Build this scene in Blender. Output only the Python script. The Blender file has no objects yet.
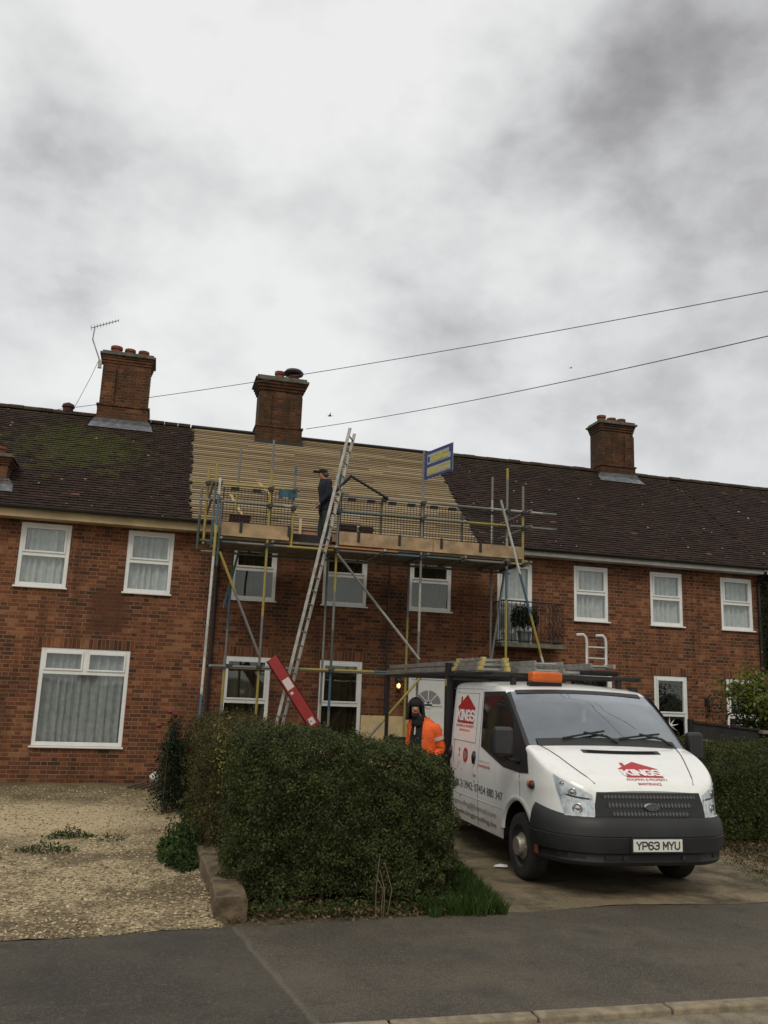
import bpy, math, random
import numpy as np
from mathutils import Vector, Matrix, noise as mnoise
random.seed(7); rng = np.random.default_rng(11)
scene = bpy.context.scene
col = scene.collection
H = 1.92; YF = 17.32
R = math.radians

# ------------------------------------------------------------------ node helpers
class N:
    def __init__(s, mat):
        s.t = mat.node_tree
    def node(s, typ, **kw):
        n = s.t.nodes.new(typ)
        for k, v in kw.items(): setattr(n, k, v)
        return n
    def inp(s, sock, v):
        if isinstance(v, bpy.types.NodeSocket): s.t.links.new(v, sock)
        elif v is not None: sock.default_value = v
    def m(s, op, a, b=None, c=None, clamp=False):
        n = s.node('ShaderNodeMath', operation=op, use_clamp=clamp)
        s.inp(n.inputs[0], a); s.inp(n.inputs[1], b)
        if c is not None: s.inp(n.inputs[2], c)
        return n.outputs[0]
    def mix(s, f, a, b, blend='MIX'):
        n = s.node('ShaderNodeMix', data_type='RGBA', blend_type=blend)
        s.inp(n.inputs[0], f); s.inp(n.inputs[6], a); s.inp(n.inputs[7], b)
        return n.outputs[2]
    def noise(s, vec, scale, detail=4, rough=.55, col=False):
        n = s.node('ShaderNodeTexNoise'); s.inp(n.inputs['Vector'], vec)
        n.inputs['Scale'].default_value = scale; n.inputs['Detail'].default_value = detail
        n.inputs['Roughness'].default_value = rough
        return n.outputs[1 if col else 0]
    def ramp(s, f, stops, interp='LINEAR'):
        n = s.node('ShaderNodeValToRGB'); s.inp(n.inputs[0], f); cr = n.color_ramp; cr.interpolation = interp
        while len(cr.elements) < len(stops): cr.elements.new(.5)
        for e, (p, c) in zip(cr.elements, stops):
            e.position = p; e.color = (*c, 1) if len(c) == 3 else c
        return n.outputs[0]
    def sstep(s, f, a, b):
        n = s.node('ShaderNodeMapRange', interpolation_type='SMOOTHSTEP')
        s.inp(n.inputs[0], f); n.inputs[1].default_value = a; n.inputs[2].default_value = b
        return n.outputs[0]
    def pos(s): return s.node('ShaderNodeNewGeometry').outputs['Position']
    def sep(s, v):
        n = s.node('ShaderNodeSeparateXYZ'); s.inp(n.inputs[0], v); return n.outputs
    def comb(s, x, y, z):
        n = s.node('ShaderNodeCombineXYZ'); s.inp(n.inputs[0], x); s.inp(n.inputs[1], y); s.inp(n.inputs[2], z); return n.outputs[0]
    def bump(s, h, strength=.5, dist=.01):
        n = s.node('ShaderNodeBump'); s.inp(n.inputs['Height'], h)
        n.inputs['Strength'].default_value = strength; n.inputs['Distance'].default_value = dist
        return n.outputs[0]

def mat(name, color=(.5, .5, .5), rough=.6, metal=0., spec=.5, var=.0, vscale=6., coat=0., bumps=0., emit=None):
    m_ = bpy.data.materials.new(name); m_.use_nodes = True
    b = m_.node_tree.nodes['Principled BSDF']; n = N(m_)
    b.inputs['Base Color'].default_value = (*color, 1); b.inputs['Roughness'].default_value = rough
    b.inputs['Metallic'].default_value = metal; b.inputs['Specular IOR Level'].default_value = spec
    b.inputs['Coat Weight'].default_value = coat
    if var:
        f = n.noise(n.pos(), vscale, 5, .6)
        c = n.mix(n.sstep(f, .3, .7), (*[x * (1 - var) for x in color], 1), (*[min(1, x * (1 + var)) for x in color], 1))
        n.inp(b.inputs['Base Color'], c)
        r = n.m('ADD', n.m('MULTIPLY', f, .3), rough - .15, clamp=True); n.inp(b.inputs['Roughness'], r)
    if bumps:
        n.inp(b.inputs['Normal'], n.bump(n.noise(n.pos(), vscale * 6, 4), .6, bumps))
    if emit:
        b.inputs['Emission Color'].default_value = (*emit[:3], 1); b.inputs['Emission Strength'].default_value = emit[3]
    return m_
M = {}

def brick_material(name, soldier=False, dirt=0., tone=1.0):
    m_ = bpy.data.materials.new(name); m_.use_nodes = True
    n = N(m_); b = m_.node_tree.nodes['Principled BSDF']
    g = n.node('ShaderNodeNewGeometry'); P = n.sep(g.outputs['Position']); Nn = n.sep(g.outputs['True Normal'])
    side = n.m('GREATER_THAN', n.m('ABSOLUTE', Nn[0]), n.m('ABSOLUTE', Nn[1]))
    u = n.m('ADD', n.m('MULTIPLY', P[0], n.m('SUBTRACT', 1., side)), n.m('MULTIPLY', P[1], side))
    z = P[2]
    wob = n.m('MULTIPLY', n.m('SUBTRACT', n.noise(g.outputs['Position'], 9, 2), .5), .012)
    if soldier:
        row = n.m('FLOOR', n.m('DIVIDE', z, 9.)); uu = n.m('DIVIDE', n.m('ADD', u, wob), .075)
        fu = n.m('FRACT', uu); cell = n.m('FLOOR', uu)
        d = n.m('MULTIPLY', n.m('MINIMUM', fu, n.m('SUBTRACT', 1., fu)), .075)
        idv = n.comb(cell, row, 3.)
    else:
        zz = n.m('DIVIDE', n.m('ADD', z, n.m('MULTIPLY', wob, .4)), .075)
        row = n.m('FLOOR', zz); fz = n.m('FRACT', zz)
        par = n.m('MULTIPLY', n.m('FLOORED_MODULO', row, 2.), .5)
        uu = n.m('ADD', n.m('DIVIDE', n.m('ADD', u, wob), .34), par)
        fu = n.m('FRACT', uu); cell = n.m('FLOOR', uu)
        isH = n.m('GREATER_THAN', fu, .66)
        du = n.m('MULTIPLY', n.m('MINIMUM', n.m('MINIMUM', fu, n.m('SUBTRACT', 1., fu)), n.m('ABSOLUTE', n.m('SUBTRACT', fu, .66))), .34)
        dz = n.m('MULTIPLY', n.m('MINIMUM', fz, n.m('SUBTRACT', 1., fz)), .075)
        d = n.m('MINIMUM', du, dz)
        idv = n.comb(n.m('ADD', n.m('MULTIPLY', cell, 2.), isH), row, 1.)
    wn = n.node('ShaderNodeTexWhiteNoise', noise_dimensions='3D'); n.inp(wn.inputs['Vector'], idv)
    big = n.noise(g.outputs['Position'], .75, 4, .6)
    mid = n.noise(g.outputs['Position'], 2.6, 4, .6)
    wv = n.m('ADD', n.m('MULTIPLY', wn.outputs['Value'], .92), .04)
    v = n.m('ADD', wv, n.m('MULTIPLY', n.m('SUBTRACT', n.m('ADD', n.m('MULTIPLY', big, .5), n.m('MULTIPLY', mid, .5)), .48), 2.7), clamp=True)
    t = tone
    brick = n.ramp(v, [(0, (.040*t, .024*t, .019*t)), (.14, (.066*t, .031*t, .021*t)), (.38, (.112*t, .043*t, .024*t)), (.68, (.158*t, .057*t, .028*t)), (.92, (.220*t, .083*t, .038*t)), (1., (.27*t, .12*t, .06*t))])
    grain = n.noise(g.outputs['Position'], 60, 3, .7)
    brick = n.mix(n.m('MULTIPLY', grain, .35), brick, (.13*t, .05*t, .03*t, 1))
    mortar = n.mix(n.noise(g.outputs['Position'], 5, 3), (.13*t, .078*t, .043*t, 1), (.36*t, .23*t, .13*t, 1))
    mk = n.sstep(d, .0035, .0075)
    c = n.mix(mk, mortar, brick)
    if dirt:
        dn = n.sstep(n.noise(g.outputs['Position'], 2.2, 5, .7), .30, .66)
        c = n.mix(n.m('MULTIPLY', dn, dirt), c, (.040, .028, .015, 1))
    # rising damp / splash stain on the lowest courses, sooty weathering streaks
    st = n.noise(n.comb(n.m('MULTIPLY', P[0], 3.), 0., n.m('MULTIPLY', z, .35)), 1.2, 4, .6)
    c = n.mix(n.m('MULTIPLY', n.sstep(st, .48, .72), .5), c, (.055, .028, .018, 1))
    n.inp(b.inputs['Base Color'], c); b.inputs['Roughness'].default_value = .9
    b.inputs['Specular IOR Level'].default_value = .25
    # older smoothed-over repair between the left house's upper windows
    wx = n.m('ADD', P[0], n.m('MULTIPLY', n.m('SUBTRACT', mid, .5), .5)); wz = n.m('ADD', z, n.m('MULTIPLY', n.m('SUBTRACT', big, .5), .8))
    pm = n.m('MULTIPLY', n.m('MULTIPLY', n.sstep(wx, -1.35, -1.15), n.sstep(wx, -.45, -.65)), n.m('MULTIPLY', n.sstep(wz, 2.62, 2.75), n.sstep(wz, 4.0, 3.4)))
    c = n.mix(n.m('MULTIPLY', pm, .7), c, (.075, .032, .019, 1)); n.inp(b.inputs['Base Color'], c)
    hh = n.m('ADD', n.m('MULTIPLY', mk, 1.), n.m('MULTIPLY', grain, .3))
    n.inp(b.inputs['Normal'], n.bump(hh, .8, .006))
    return m_

def tile_material():
    m_ = bpy.data.materials.new('clay_tiles'); m_.use_nodes = True
    n = N(m_); b = m_.node_tree.nodes['Principled BSDF']
    a = n.node('ShaderNodeAttribute', attribute_name='tint').outputs['Fac']
    pos = n.pos(); P = n.sep(pos)
    c = n.ramp(a, [(0, (.012, .006, .005)), (.5, (.030, .0165, .0125)), (.85, (.048, .025, .018)), (.97, (.068, .031, .024)), (1, (.17, .07, .045))])
    c = n.mix(n.m('MULTIPLY', n.noise(pos, 30, 4, .7), .45), c, (.034, .019, .014, 1))
    # moss: growing thickly below the left stack, thin elsewhere
    dx = n.m('MULTIPLY', n.m('ADD', P[0], 2.0), .75); dy = n.m('MULTIPLY', n.m('SUBTRACT', P[1], 19.3), 1.)
    dist = n.m('SQRT', n.m('ADD', n.m('MULTIPLY', dx, dx), n.m('MULTIPLY', dy, dy)))
    near = n.sstep(dist, 1.9, .2)
    mo = n.noise(pos, 3.4, 6, .72)
    mf = n.sstep(n.m('ADD', mo, n.m('MULTIPLY', near, .27)), .60, .76)
    c = n.mix(n.m('MULTIPLY', mf, .75), c, n.mix(n.noise(pos, 14, 3), (.022, .025, .007, 1), (.085, .090, .018, 1)))
    ridge = n.m('MULTIPLY', n.sstep(P[1], 20.1, 20.8), n.sstep(n.noise(pos, 2.0, 5, .7), .4, .62))
    c = n.mix(n.m('MULTIPLY', ridge, .6), c, (.05, .045, .018, 1))
    vor = n.node('ShaderNodeTexVoronoi'); n.inp(vor.inputs['Vector'], pos); vor.inputs['Scale'].default_value = 3.1
    thr = n.m('MULTIPLY', n.noise(pos, .8, 2), .17)
    wh = n.m('LESS_THAN', vor.outputs['Distance'], n.m('SUBTRACT', thr, .015))
    lic = n.sstep(n.noise(pos, 40, 3, .6), .63, .72)
    c = n.mix(n.m('MULTIPLY', lic, .3), c, (.15, .14, .10, 1))
    c = n.mix(n.m('MULTIPLY', wh, .7), c, (.50, .48, .42, 1))
    n.inp(b.inputs['Base Color'], c); b.inputs['Roughness'].default_value = .85
    b.inputs['Specular IOR Level'].default_value = .3
    n.inp(b.inputs['Normal'], n.bump(n.noise(pos, 60, 4), .5, .01))
    return m_

def leaf_material(name, dark, light, odd=(.3, .25, .05), oddp=.97, trans=.25):
    m_ = bpy.data.materials.new(name); m_.use_nodes = True
    n = N(m_); b = m_.node_tree.nodes['Principled BSDF']
    a = n.node('ShaderNodeAttribute', attribute_name='tint').outputs['Fac']
    cl = n.noise(n.pos(), 4.5, 4, .6)
    v = n.m('ADD', n.m('MULTIPLY', a, .58), n.m('MULTIPLY', n.sstep(cl, .35, .65), .40), clamp=True)
    c = n.ramp(v, [(0, dark), (.75, light), (oddp, tuple(x * 1.25 for x in light)), (1, odd)])
    n.inp(b.inputs['Base Color'], c); b.inputs['Roughness'].default_value = .6
    b.inputs['Specular IOR Level'].default_value = .2
    tr = n.node('ShaderNodeBsdfTranslucent'); n.inp(tr.inputs[0], c)
    mx = n.node('ShaderNodeMixShader'); mx.inputs[0].default_value = trans
    out = m_.node_tree.nodes['Material Output']
    m_.node_tree.links.new(b.outputs[0], mx.inputs[1]); m_.node_tree.links.new(tr.outputs[0], mx.inputs[2])
    m_.node_tree.links.new(mx.outputs[0], out.inputs[0])
    return m_

def tint_material(name, stops, rough=.85, bumps=.004):
    m_ = bpy.data.materials.new(name); m_.use_nodes = True
    n = N(m_); b = m_.node_tree.nodes['Principled BSDF']
    a = n.node('ShaderNodeAttribute', attribute_name='tint').outputs['Fac']
    c = n.ramp(a, stops)
    c = n.mix(n.m('MULTIPLY', n.noise(n.pos(), 45, 3, .7), .4), c, (*stops[0][1], 1))
    n.inp(b.inputs['Base Color'], c); b.inputs['Roughness'].default_value = rough
    return m_

def glass_material(name, tint=(.8, .85, .85), refl=1.0, body=0.):
    m_ = bpy.data.materials.new(name); m_.use_nodes = True
    n = N(m_); t = m_.node_tree
    t.nodes.remove(t.nodes['Principled BSDF'])
    tr = n.node('ShaderNodeBsdfTransparent'); tr.inputs[0].default_value = (*tint, 1)
    gl = n.node('ShaderNodeBsdfGlossy'); gl.inputs['Roughness'].default_value = .02
    gl.inputs[0].default_value = (.9, .95, 1, 1)
    wv = n.bump(n.noise(n.pos(), 1.3, 1), .25, .02); n.inp(gl.inputs['Normal'], wv)
    g = n.node('ShaderNodeNewGeometry'); dt = n.node('ShaderNodeVectorMath', operation='DOT_PRODUCT')
    n.inp(dt.inputs[0], g.outputs['Normal']); n.inp(dt.inputs[1], g.outputs['Incoming'])
    k = n.m('POWER', n.m('SUBTRACT', 1., n.m('ABSOLUTE', dt.outputs['Value'])), 4.)
    fr = n.m('ADD', n.m('MULTIPLY', k, .92), .06)
    mx = n.node('ShaderNodeMixShader'); n.inp(mx.inputs[0], n.m('MULTIPLY', fr, refl, clamp=True))
    t.links.new(tr.outputs[0], mx.inputs[1]); t.links.new(gl.outputs[0], mx.inputs[2])
    t.links.new(mx.outputs[0], t.nodes['Material Output'].inputs[0])
    return m_

def pole_material(name, seq, scale=.9, seed=0.):
    m_ = bpy.data.materials.new(name); m_.use_nodes = True
    n = N(m_); b = m_.node_tree.nodes['Principled BSDF']
    P = n.sep(n.pos())
    s = n.m('ADD', n.m('ADD', n.m('MULTIPLY', P[2], scale), n.m('MULTIPLY', P[0], scale * .8)), seed)
    s = n.m('ADD', s, n.m('MULTIPLY', n.noise(n.pos(), 14, 3), .05))
    f = n.m('FRACT', n.m('MULTIPLY', s, .31))
    k = len(seq)
    c = n.ramp(f, [(i / k, q) for i, q in enumerate(seq)], 'CONSTANT')
    dirt = n.sstep(n.noise(n.pos(), 11, 5, .7), .45, .7)
    c = n.mix(n.m('MULTIPLY', dirt, .45), c, (.13, .12, .10, 1))
    n.inp(b.inputs['Base Color'], c); b.inputs['Roughness'].default_value = .5; b.inputs['Metallic'].default_value = .15
    return m_

steel = (.17, .17, .16); yel = (.33, .26, .055); blu = (.05, .11, .17); grn = (.055, .09, .078); pale = (.36, .36, .33)
M['brick'] = brick_material('red_brick')
M['brick_mid'] = brick_material('red_brick_mid', tone=.84)  # darker brick copy: scaffold's shade put into middle wall's tone; also plinth brick
M['soldier'] = brick_material('soldier_brick', soldier=True)
M['chimney_brick'] = brick_material('chimney_brick', dirt=.45, tone=.8)
M['chimney_dirty'] = brick_material('sooty_chimney_brick', dirt=.85, tone=.62)
M['chimney_old'] = brick_material('mossy_chimney_brick', dirt=.8, tone=.6)
M['tiles'] = tile_material()
M['upvc'] = mat('white_upvc', (.74, .75, .74), .35, var=.05, vscale=3)
M['upvc_dim'] = mat('greyed_white_paint', (.52, .53, .52), .5, var=.12, vscale=4)
M['glass'] = glass_material('window_glass', (.93, .95, .95), 1.1)
M['glass_dark'] = glass_material('dim_window_glass', (.75, .77, .72), 1.15)
M['blind'] = mat('beige_blind', (.12, .09, .06), .9, var=.3, vscale=3)
M['curtain'] = mat('net_curtain', (.50, .51, .49), .95, var=.12, vscale=9)
M['curtain_blue'] = mat('blue_grey_curtain', (.36, .37, .37), .95, var=.15, vscale=9)
M['fascia_beige'] = mat('beige_fascia', (.42, .32, .18), .7, var=.2, vscale=2.5)
M['fascia_white'] = mat('white_fascia', (.62, .62, .59), .6, var=.12)
M['gutter'] = mat('black_gutter', (.015, .014, .014), .4)
M['lead'] = mat('lead_flashing', (.16, .17, .19), .55, metal=.3, var=.3, vscale=9)
M['pot'] = mat('terracotta_pot', (.17, .055, .03), .85, var=.4, vscale=12)
M['cap'] = mat('weathered_cement', (.10, .095, .075), .9, var=.4, vscale=7, bumps=.01)
M['felt'] = mat('roofing_membrane', (.20, .16, .10), .8, var=.2, vscale=1.5)
M['batten'] = tint_material('roof_batten', [(0, (.17, .12, .065)), (.5, (.30, .225, .13)), (1, (.42, .33, .20))])
M['black'] = mat('black_metal', (.012, .012, .013), .45)
M['black_plastic'] = mat('black_plastic', (.022, .023, .025), .5, var=.25, vscale=3)
M['bumper'] = mat('dark_grey_bumper', (.018, .019, .021), .55, var=.25, vscale=3)
M['white_paint'] = mat('van_white_paint', (.84, .85, .84), .22, coat=.5, var=.03, vscale=2)
M['red'] = mat('logo_red', (.42, .018, .02), .4)
M['logo_white'] = mat('logo_white', (.8, .8, .8), .4)
M['ink'] = mat('dark_lettering', (.05, .05, .055), .4)
M['ink_grey'] = mat('grey_lettering', (.22, .22, .23), .4)
M['chrome'] = mat('chrome', (.6, .6, .6), .15, metal=1)
M['silver'] = mat('silver_hub', (.36, .33, .28), .45, metal=.6, var=.25, vscale=14)
M['steel_wheel'] = mat('steel_wheel', (.05, .05, .05), .5, metal=.4)
M['rubber'] = mat('tyre_rubber', (.022, .021, .02), .85, var=.35, vscale=10)
M['alu'] = mat('aluminium', (.33, .325, .30), .45, metal=.55, var=.25, vscale=7)
M['yellow_cap'] = mat('yellow_plastic', (.42, .34, .12), .6, var=.3, vscale=20)
M['amber'] = mat('amber_lens', (.62, .12, .015), .35, var=.12, vscale=9)
M['plate'] = mat('number_plate', (.70, .70, .66), .35)
M['lens'] = glass_material('lamp_lens', (.9, .93, .95), 1.0)
M['lamp_dark'] = mat('lamp_inner', (.45, .47, .5), .2, metal=.85)
M['board'] = mat('scaffold_board', (.34, .235, .135), .8, var=.3, vscale=4, bumps=.004)
M['plank'] = mat('grey_timber', (.22, .18, .13), .85, var=.3, vscale=5, bumps=.004)
M['ply'] = mat('new_plywood', (.52, .40, .22), .75, var=.12, vscale=6)
M['pole_a'] = pole_material('pole_yellow_blue', [steel, yel, yel, blu, pale, steel])
M['pole_b'] = pole_material('pole_steel_green', [grn, steel, yel, steel, blu], seed=2.2)
M['pole_c'] = pole_material('pole_steel', [steel, pale, steel, (.22, .22, .2)], seed=1.1)
M['pole_y'] = pole_material('pole_yellow', [yel, steel, yel, yel], seed=.7)
M['pole_w'] = pole_material('pole_pale', [(.5, .5, .47), (.5, .5, .47), yel, blu, (.5, .5, .47), pale], seed=.0)
M['coupler'] = mat('scaffold_coupler', (.05, .055, .055), .6, metal=.4, var=.3, vscale=20)
M['redboard'] = mat('red_board', (.30, .028, .028), .5, var=.12, vscale=4)
M['sticker'] = mat('white_sticker', (.65, .58, .56), .5)
M['sign_blue'] = mat('sign_blue', (.025, .045, .17), .5, var=.2)
M['sign_face'] = mat('sign_face', (.35, .37, .40), .5)
M['sign_yellow'] = mat('sign_yellow', (.52, .46, .05), .5)
M['skin'] = mat('skin', (.42, .20, .13), .6)
M['navy'] = mat('navy_jacket', (.008, .011, .022), .9, var=.3, vscale=12)
M['charcoal'] = mat('charcoal_trousers', (.022, .024, .024), .9, var=.3, vscale=12)
M['hivis'] = mat('hi_vis_orange', (.90, .13, .02), .7, var=.22, vscale=9, bumps=.03)
M['reflect'] = mat('reflective_tape', (.55, .52, .42), .4)
M['black_cloth'] = mat('black_cloth', (.012, .011, .011), .95, var=.3, vscale=15)
M['bark'] = mat('bark', (.09, .06, .04), .9, var=.3, vscale=20)
M['asphalt_dummy'] = mat('bitumen', (.05, .05, .05), .9)
M['door'] = mat('white_door', (.68, .69, .67), .4, var=.04)
M['lantern_glow'] = mat('lantern_glow', (.9, .7, .35), .5, emit=(1, .62, .22, 2.0))
M['cable'] = mat('cable', (.07, .07, .07), .6)
M['fence_dark'] = mat('dark_stained_timber', (.018, .016, .015), .8, var=.35, vscale=4, bumps=.005)
M['sleeper'] = mat('old_sleeper_timber', (.12, .088, .052), .9, var=.55, vscale=6, bumps=.015)
M['stone'] = mat('weathered_stone', (.20, .165, .115), .9, var=.4, vscale=7, bumps=.012)
M['seat'] = mat('grey_seat', (.06, .065, .07), .9, var=.2)
M['blue_sheet'] = mat('blue_sheet', (.02, .075, .11), .6, var=.2)
M['maroon'] = mat('stacked_tile', (.055, .022, .020), .85, var=.4, vscale=25)
M['white_pot'] = mat('white_plastic', (.65, .65, .62), .5)
M['orange_board'] = mat('orange_timber', (.40, .16, .05), .7, var=.2)
M['rust'] = mat('rusty_red', (.16, .04, .03), .7, var=.3)

# ------------------------------------------------------------------ mesh helpers
class MB:
    def __init__(s): s.v = []; s.f = []
    def add(s, vs, fs):
        o = len(s.v); s.v += [tuple(v) for v in vs]; s.f += [tuple(i + o for i in f) for f in fs]; return s
    def box(s, x0, y0, z0, x1, y1, z1):
        return s.add([(x0,y0,z0),(x1,y0,z0),(x1,y1,z0),(x0,y1,z0),(x0,y0,z1),(x1,y0,z1),(x1,y1,z1),(x0,y1,z1)],
                     [(0,3,2,1),(4,5,6,7),(0,1,5,4),(1,2,6,5),(2,3,7,6),(3,0,4,7)])
    def obox(s, c, ax, ay, az, hx, hy, hz):
        c = Vector(c); ax, ay, az = Vector(ax).normalized(), Vector(ay).normalized(), Vector(az).normalized()
        vs = [c + ax*hx*i + ay*hy*j + az*hz*k for k in (-1, 1) for i, j in ((-1,-1),(1,-1),(1,1),(-1,1))]
        return s.add(vs, [(0,3,2,1),(4,5,6,7),(0,1,5,4),(1,2,6,5),(2,3,7,6),(3,0,4,7)])
    def bar(s, p, q, w, d, up=(0, 1, 0)):
        p, q = Vector(p), Vector(q); a = (q - p).normalized(); u = Vector(up); u = (u - a*u.dot(a)).normalized(); w_ = a.cross(u)
        return s.obox((p + q)/2, a, w_, u, (q - p).length/2, w/2, d/2)
    def tube(s, p, q, r, n=8, r2=None, cap=True):
        p, q = Vector(p), Vector(q); a = (q - p).normalized(); u = a.orthogonal().normalized(); w = a.cross(u)
        r2 = r if r2 is None else r2; vs = []
        for c, rr in ((p, r), (q, r2)):
            for i in range(n):
                t = 2*math.pi*i/n; vs.append(c + (u*math.cos(t) + w*math.sin(t))*rr)
        fs = [(i, (i+1) % n, n + (i+1) % n, n + i) for i in range(n)]
        if cap: fs += [tuple(range(n-1, -1, -1)), tuple(range(n, 2*n))]
        return s.add(vs, fs)
    def path(s, pts, r, n=8):
        pts = [Vector(p) for p in pts]; rs = r if isinstance(r, (list, tuple)) else [r]*len(pts); vs = []
        u = (pts[1] - pts[0]).orthogonal().normalized()
        for i, p in enumerate(pts):
            a = (pts[min(i+1, len(pts)-1)] - pts[max(i-1, 0)]).normalized()
            u = (u - a*u.dot(a)).normalized(); w = a.cross(u)
            vs += [p + (u*math.cos(2*math.pi*k/n) + w*math.sin(2*math.pi*k/n))*rs[i] for k in range(n)]
        fs = [(i*n + k, i*n + (k+1) % n, (i+1)*n + (k+1) % n, (i+1)*n + k) for i in range(len(pts)-1) for k in range(n)]
        fs += [tuple(range(n-1, -1, -1)), tuple((len(pts)-1)*n + k for k in range(n))]
        return s.add(vs, fs)
    def lathe(s, o, axis, prof, n=24):
        o = Vector(o); a = Vector(axis).normalized(); u = a.orthogonal().normalized(); w = a.cross(u); vs = []
        for d, r in prof:
            vs += [o + a*d + (u*math.cos(2*math.pi*k/n) + w*math.sin(2*math.pi*k/n))*r for k in range(n)]
        fs = [(i*n + k, i*n + (k+1) % n, (i+1)*n + (k+1) % n, (i+1)*n + k) for i in range(len(prof)-1) for k in range(n)]
        if prof[0][1] > 1e-4: fs.append(tuple(range(n-1, -1, -1)))
        if prof[-1][1] > 1e-4: fs.append(tuple((len(prof)-1)*n + k for k in range(n)))
        return s.add(vs, fs)
    def build(s, name, m_, parent=None, smooth=False, bevel=0., tint=None):
        me = bpy.data.meshes.new(name); me.from_pydata(s.v, [], s.f); me.update()
        if tint is not None:
            at = me.attributes.new('tint', 'FLOAT', 'FACE'); at.data.foreach_set('value', np.asarray(tint, 'f'))
        if smooth: me.shade_smooth()
        return link(name, me, m_, parent, bevel)
def link(name, me, m_, parent=None, bevel=0.):
    o = bpy.data.objects.new(name, me); col.objects.link(o)
    if m_ is not None and not me.materials: me.materials.append(M[m_] if isinstance(m_, str) else m_)
    if parent is not None:
        o.parent = parent
        if parent.type == 'EMPTY': o.matrix_parent_inverse = Matrix.Translation(-parent.location)
    if bevel:
        b = o.modifiers.new('bevel', 'BEVEL'); b.width = bevel; b.segments = 2; b.limit_method = 'ANGLE'; b.angle_limit = R(40)
    return o
def tag(o, label=None, cat=None, group=None, kind=None):
    if label: o['label'] = label
    if cat: o['category'] = cat
    if group: o['group'] = group
    if kind: o['kind'] = kind
    return o
def thing(name, loc, label, cat, group=None):
    o = bpy.data.objects.new(name, None); col.objects.link(o); o.location = loc; o.empty_display_size = .2
    return tag(o, label, cat, group)
def text_mesh(s, w, h, depth=0., bold=0.):
    cu = bpy.data.curves.new('lettering', 'FONT'); cu.body = s; cu.size = 1; cu.offset = bold; cu.resolution_u = 3
    cu.align_x = 'CENTER'; cu.align_y = 'CENTER'
    ob = bpy.data.objects.new('lettering', cu); col.objects.link(ob)
    dg = bpy.context.evaluated_depsgraph_get(); dg.update()
    me = bpy.data.meshes.new_from_object(ob.evaluated_get(dg)); bpy.data.objects.remove(ob)
    co = np.array([v.co[:] for v in me.vertices]); mn, mx = co.min(0), co.max(0)
    c = (mn + mx)/2; sc = np.array([w/(mx[0]-mn[0]), h/(mx[1]-mn[1]), 1])
    co = (co - c)*sc
    vs = co.tolist(); fs = [tuple(p.vertices) for p in me.polygons]; bpy.data.meshes.remove(me)
    return vs, fs
def flat(vs, o, ax, ay):
    o, ax, ay = Vector(o), Vector(ax), Vector(ay); return [tuple(o + ax*v[0] + ay*v[1]) for v in vs]

GLYPH = dict(Y=[[(0,1),(.5,.48),(1,1)],[(.5,.48),(.5,0)]], P=[[(0,0),(0,1),(.72,1),(1,.86),(1,.60),(.72,.45),(0,.45)]],
  M=[[(0,0),(0,1),(.5,.35),(1,1),(1,0)]], U=[[(0,1),(0,.22),(.28,0),(.72,0),(1,.22),(1,1)]], K=[[(0,0),(0,1)],[(1,1),(.05,.42)],[(.35,.62),(1,0)]],
  I=[[(.5,0),(.5,1)]], N=[[(0,0),(0,1),(1,0),(1,1)]], G=[[(1,.85),(.72,1),(.28,1),(0,.75),(0,.25),(.28,0),(.8,0),(1,.15),(1,.48),(.55,.48)]],
  S=[[(1,.85),(.72,1),(.25,1),(0,.82),(0,.62),(.2,.53),(.8,.47),(1,.36),(1,.18),(.75,0),(.25,0),(0,.15)]])
GLYPH['6'] = [[(1,.88),(.72,1),(.28,1),(0,.75),(0,.25),(.28,0),(.72,0),(1,.2),(1,.38),(.72,.57),(.28,.57),(0,.42)]]
GLYPH['3'] = [[(0,.86),(.28,1),(.72,1),(1,.82),(1,.66),(.75,.53),(.4,.53)],[(.75,.53),(1,.38),(1,.18),(.72,0),(.28,0),(0,.14)]]
def strokes(s, w, h, t, gap=.32):
    """bold block letters as ribbons: list of (four 2D corners, layer)"""
    adv = [(.35 if c == ' ' else (.28 if c == 'I' else 1.)) for c in s]; tot = sum(adv) + gap*(len(s)-1); k = (w - t)/tot; x = -(w - t)/2; out = []; n = 0
    for c, a in zip(s, adv):
        if c != ' ':
            for line in GLYPH[c]:
                P = [Vector((x + (q[0] if c != 'I' else .5)*a*k, -(h-t)/2 + q[1]*(h-t))) for q in line]
                for p, q in zip(P, P[1:]):
                    d = (q-p).normalized(); e = d*t*.42; m_ = Vector((-d.y, d.x))*t*.5; out.append(([p-e-m_, q+e-m_, q+e+m_, p-e+m_], n % 9)); n += 1
        x += (a + gap)*k
    return out
def stroke_text(s, w, h, t, fn, name, m_, parent):
    mb = MB()
    for q, l in strokes(s, w, h, t): mb.add([fn(p.x, p.y, l) for p in q], [(0, 1, 2, 3)])
    return mb.build(name, m_, parent)
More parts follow.
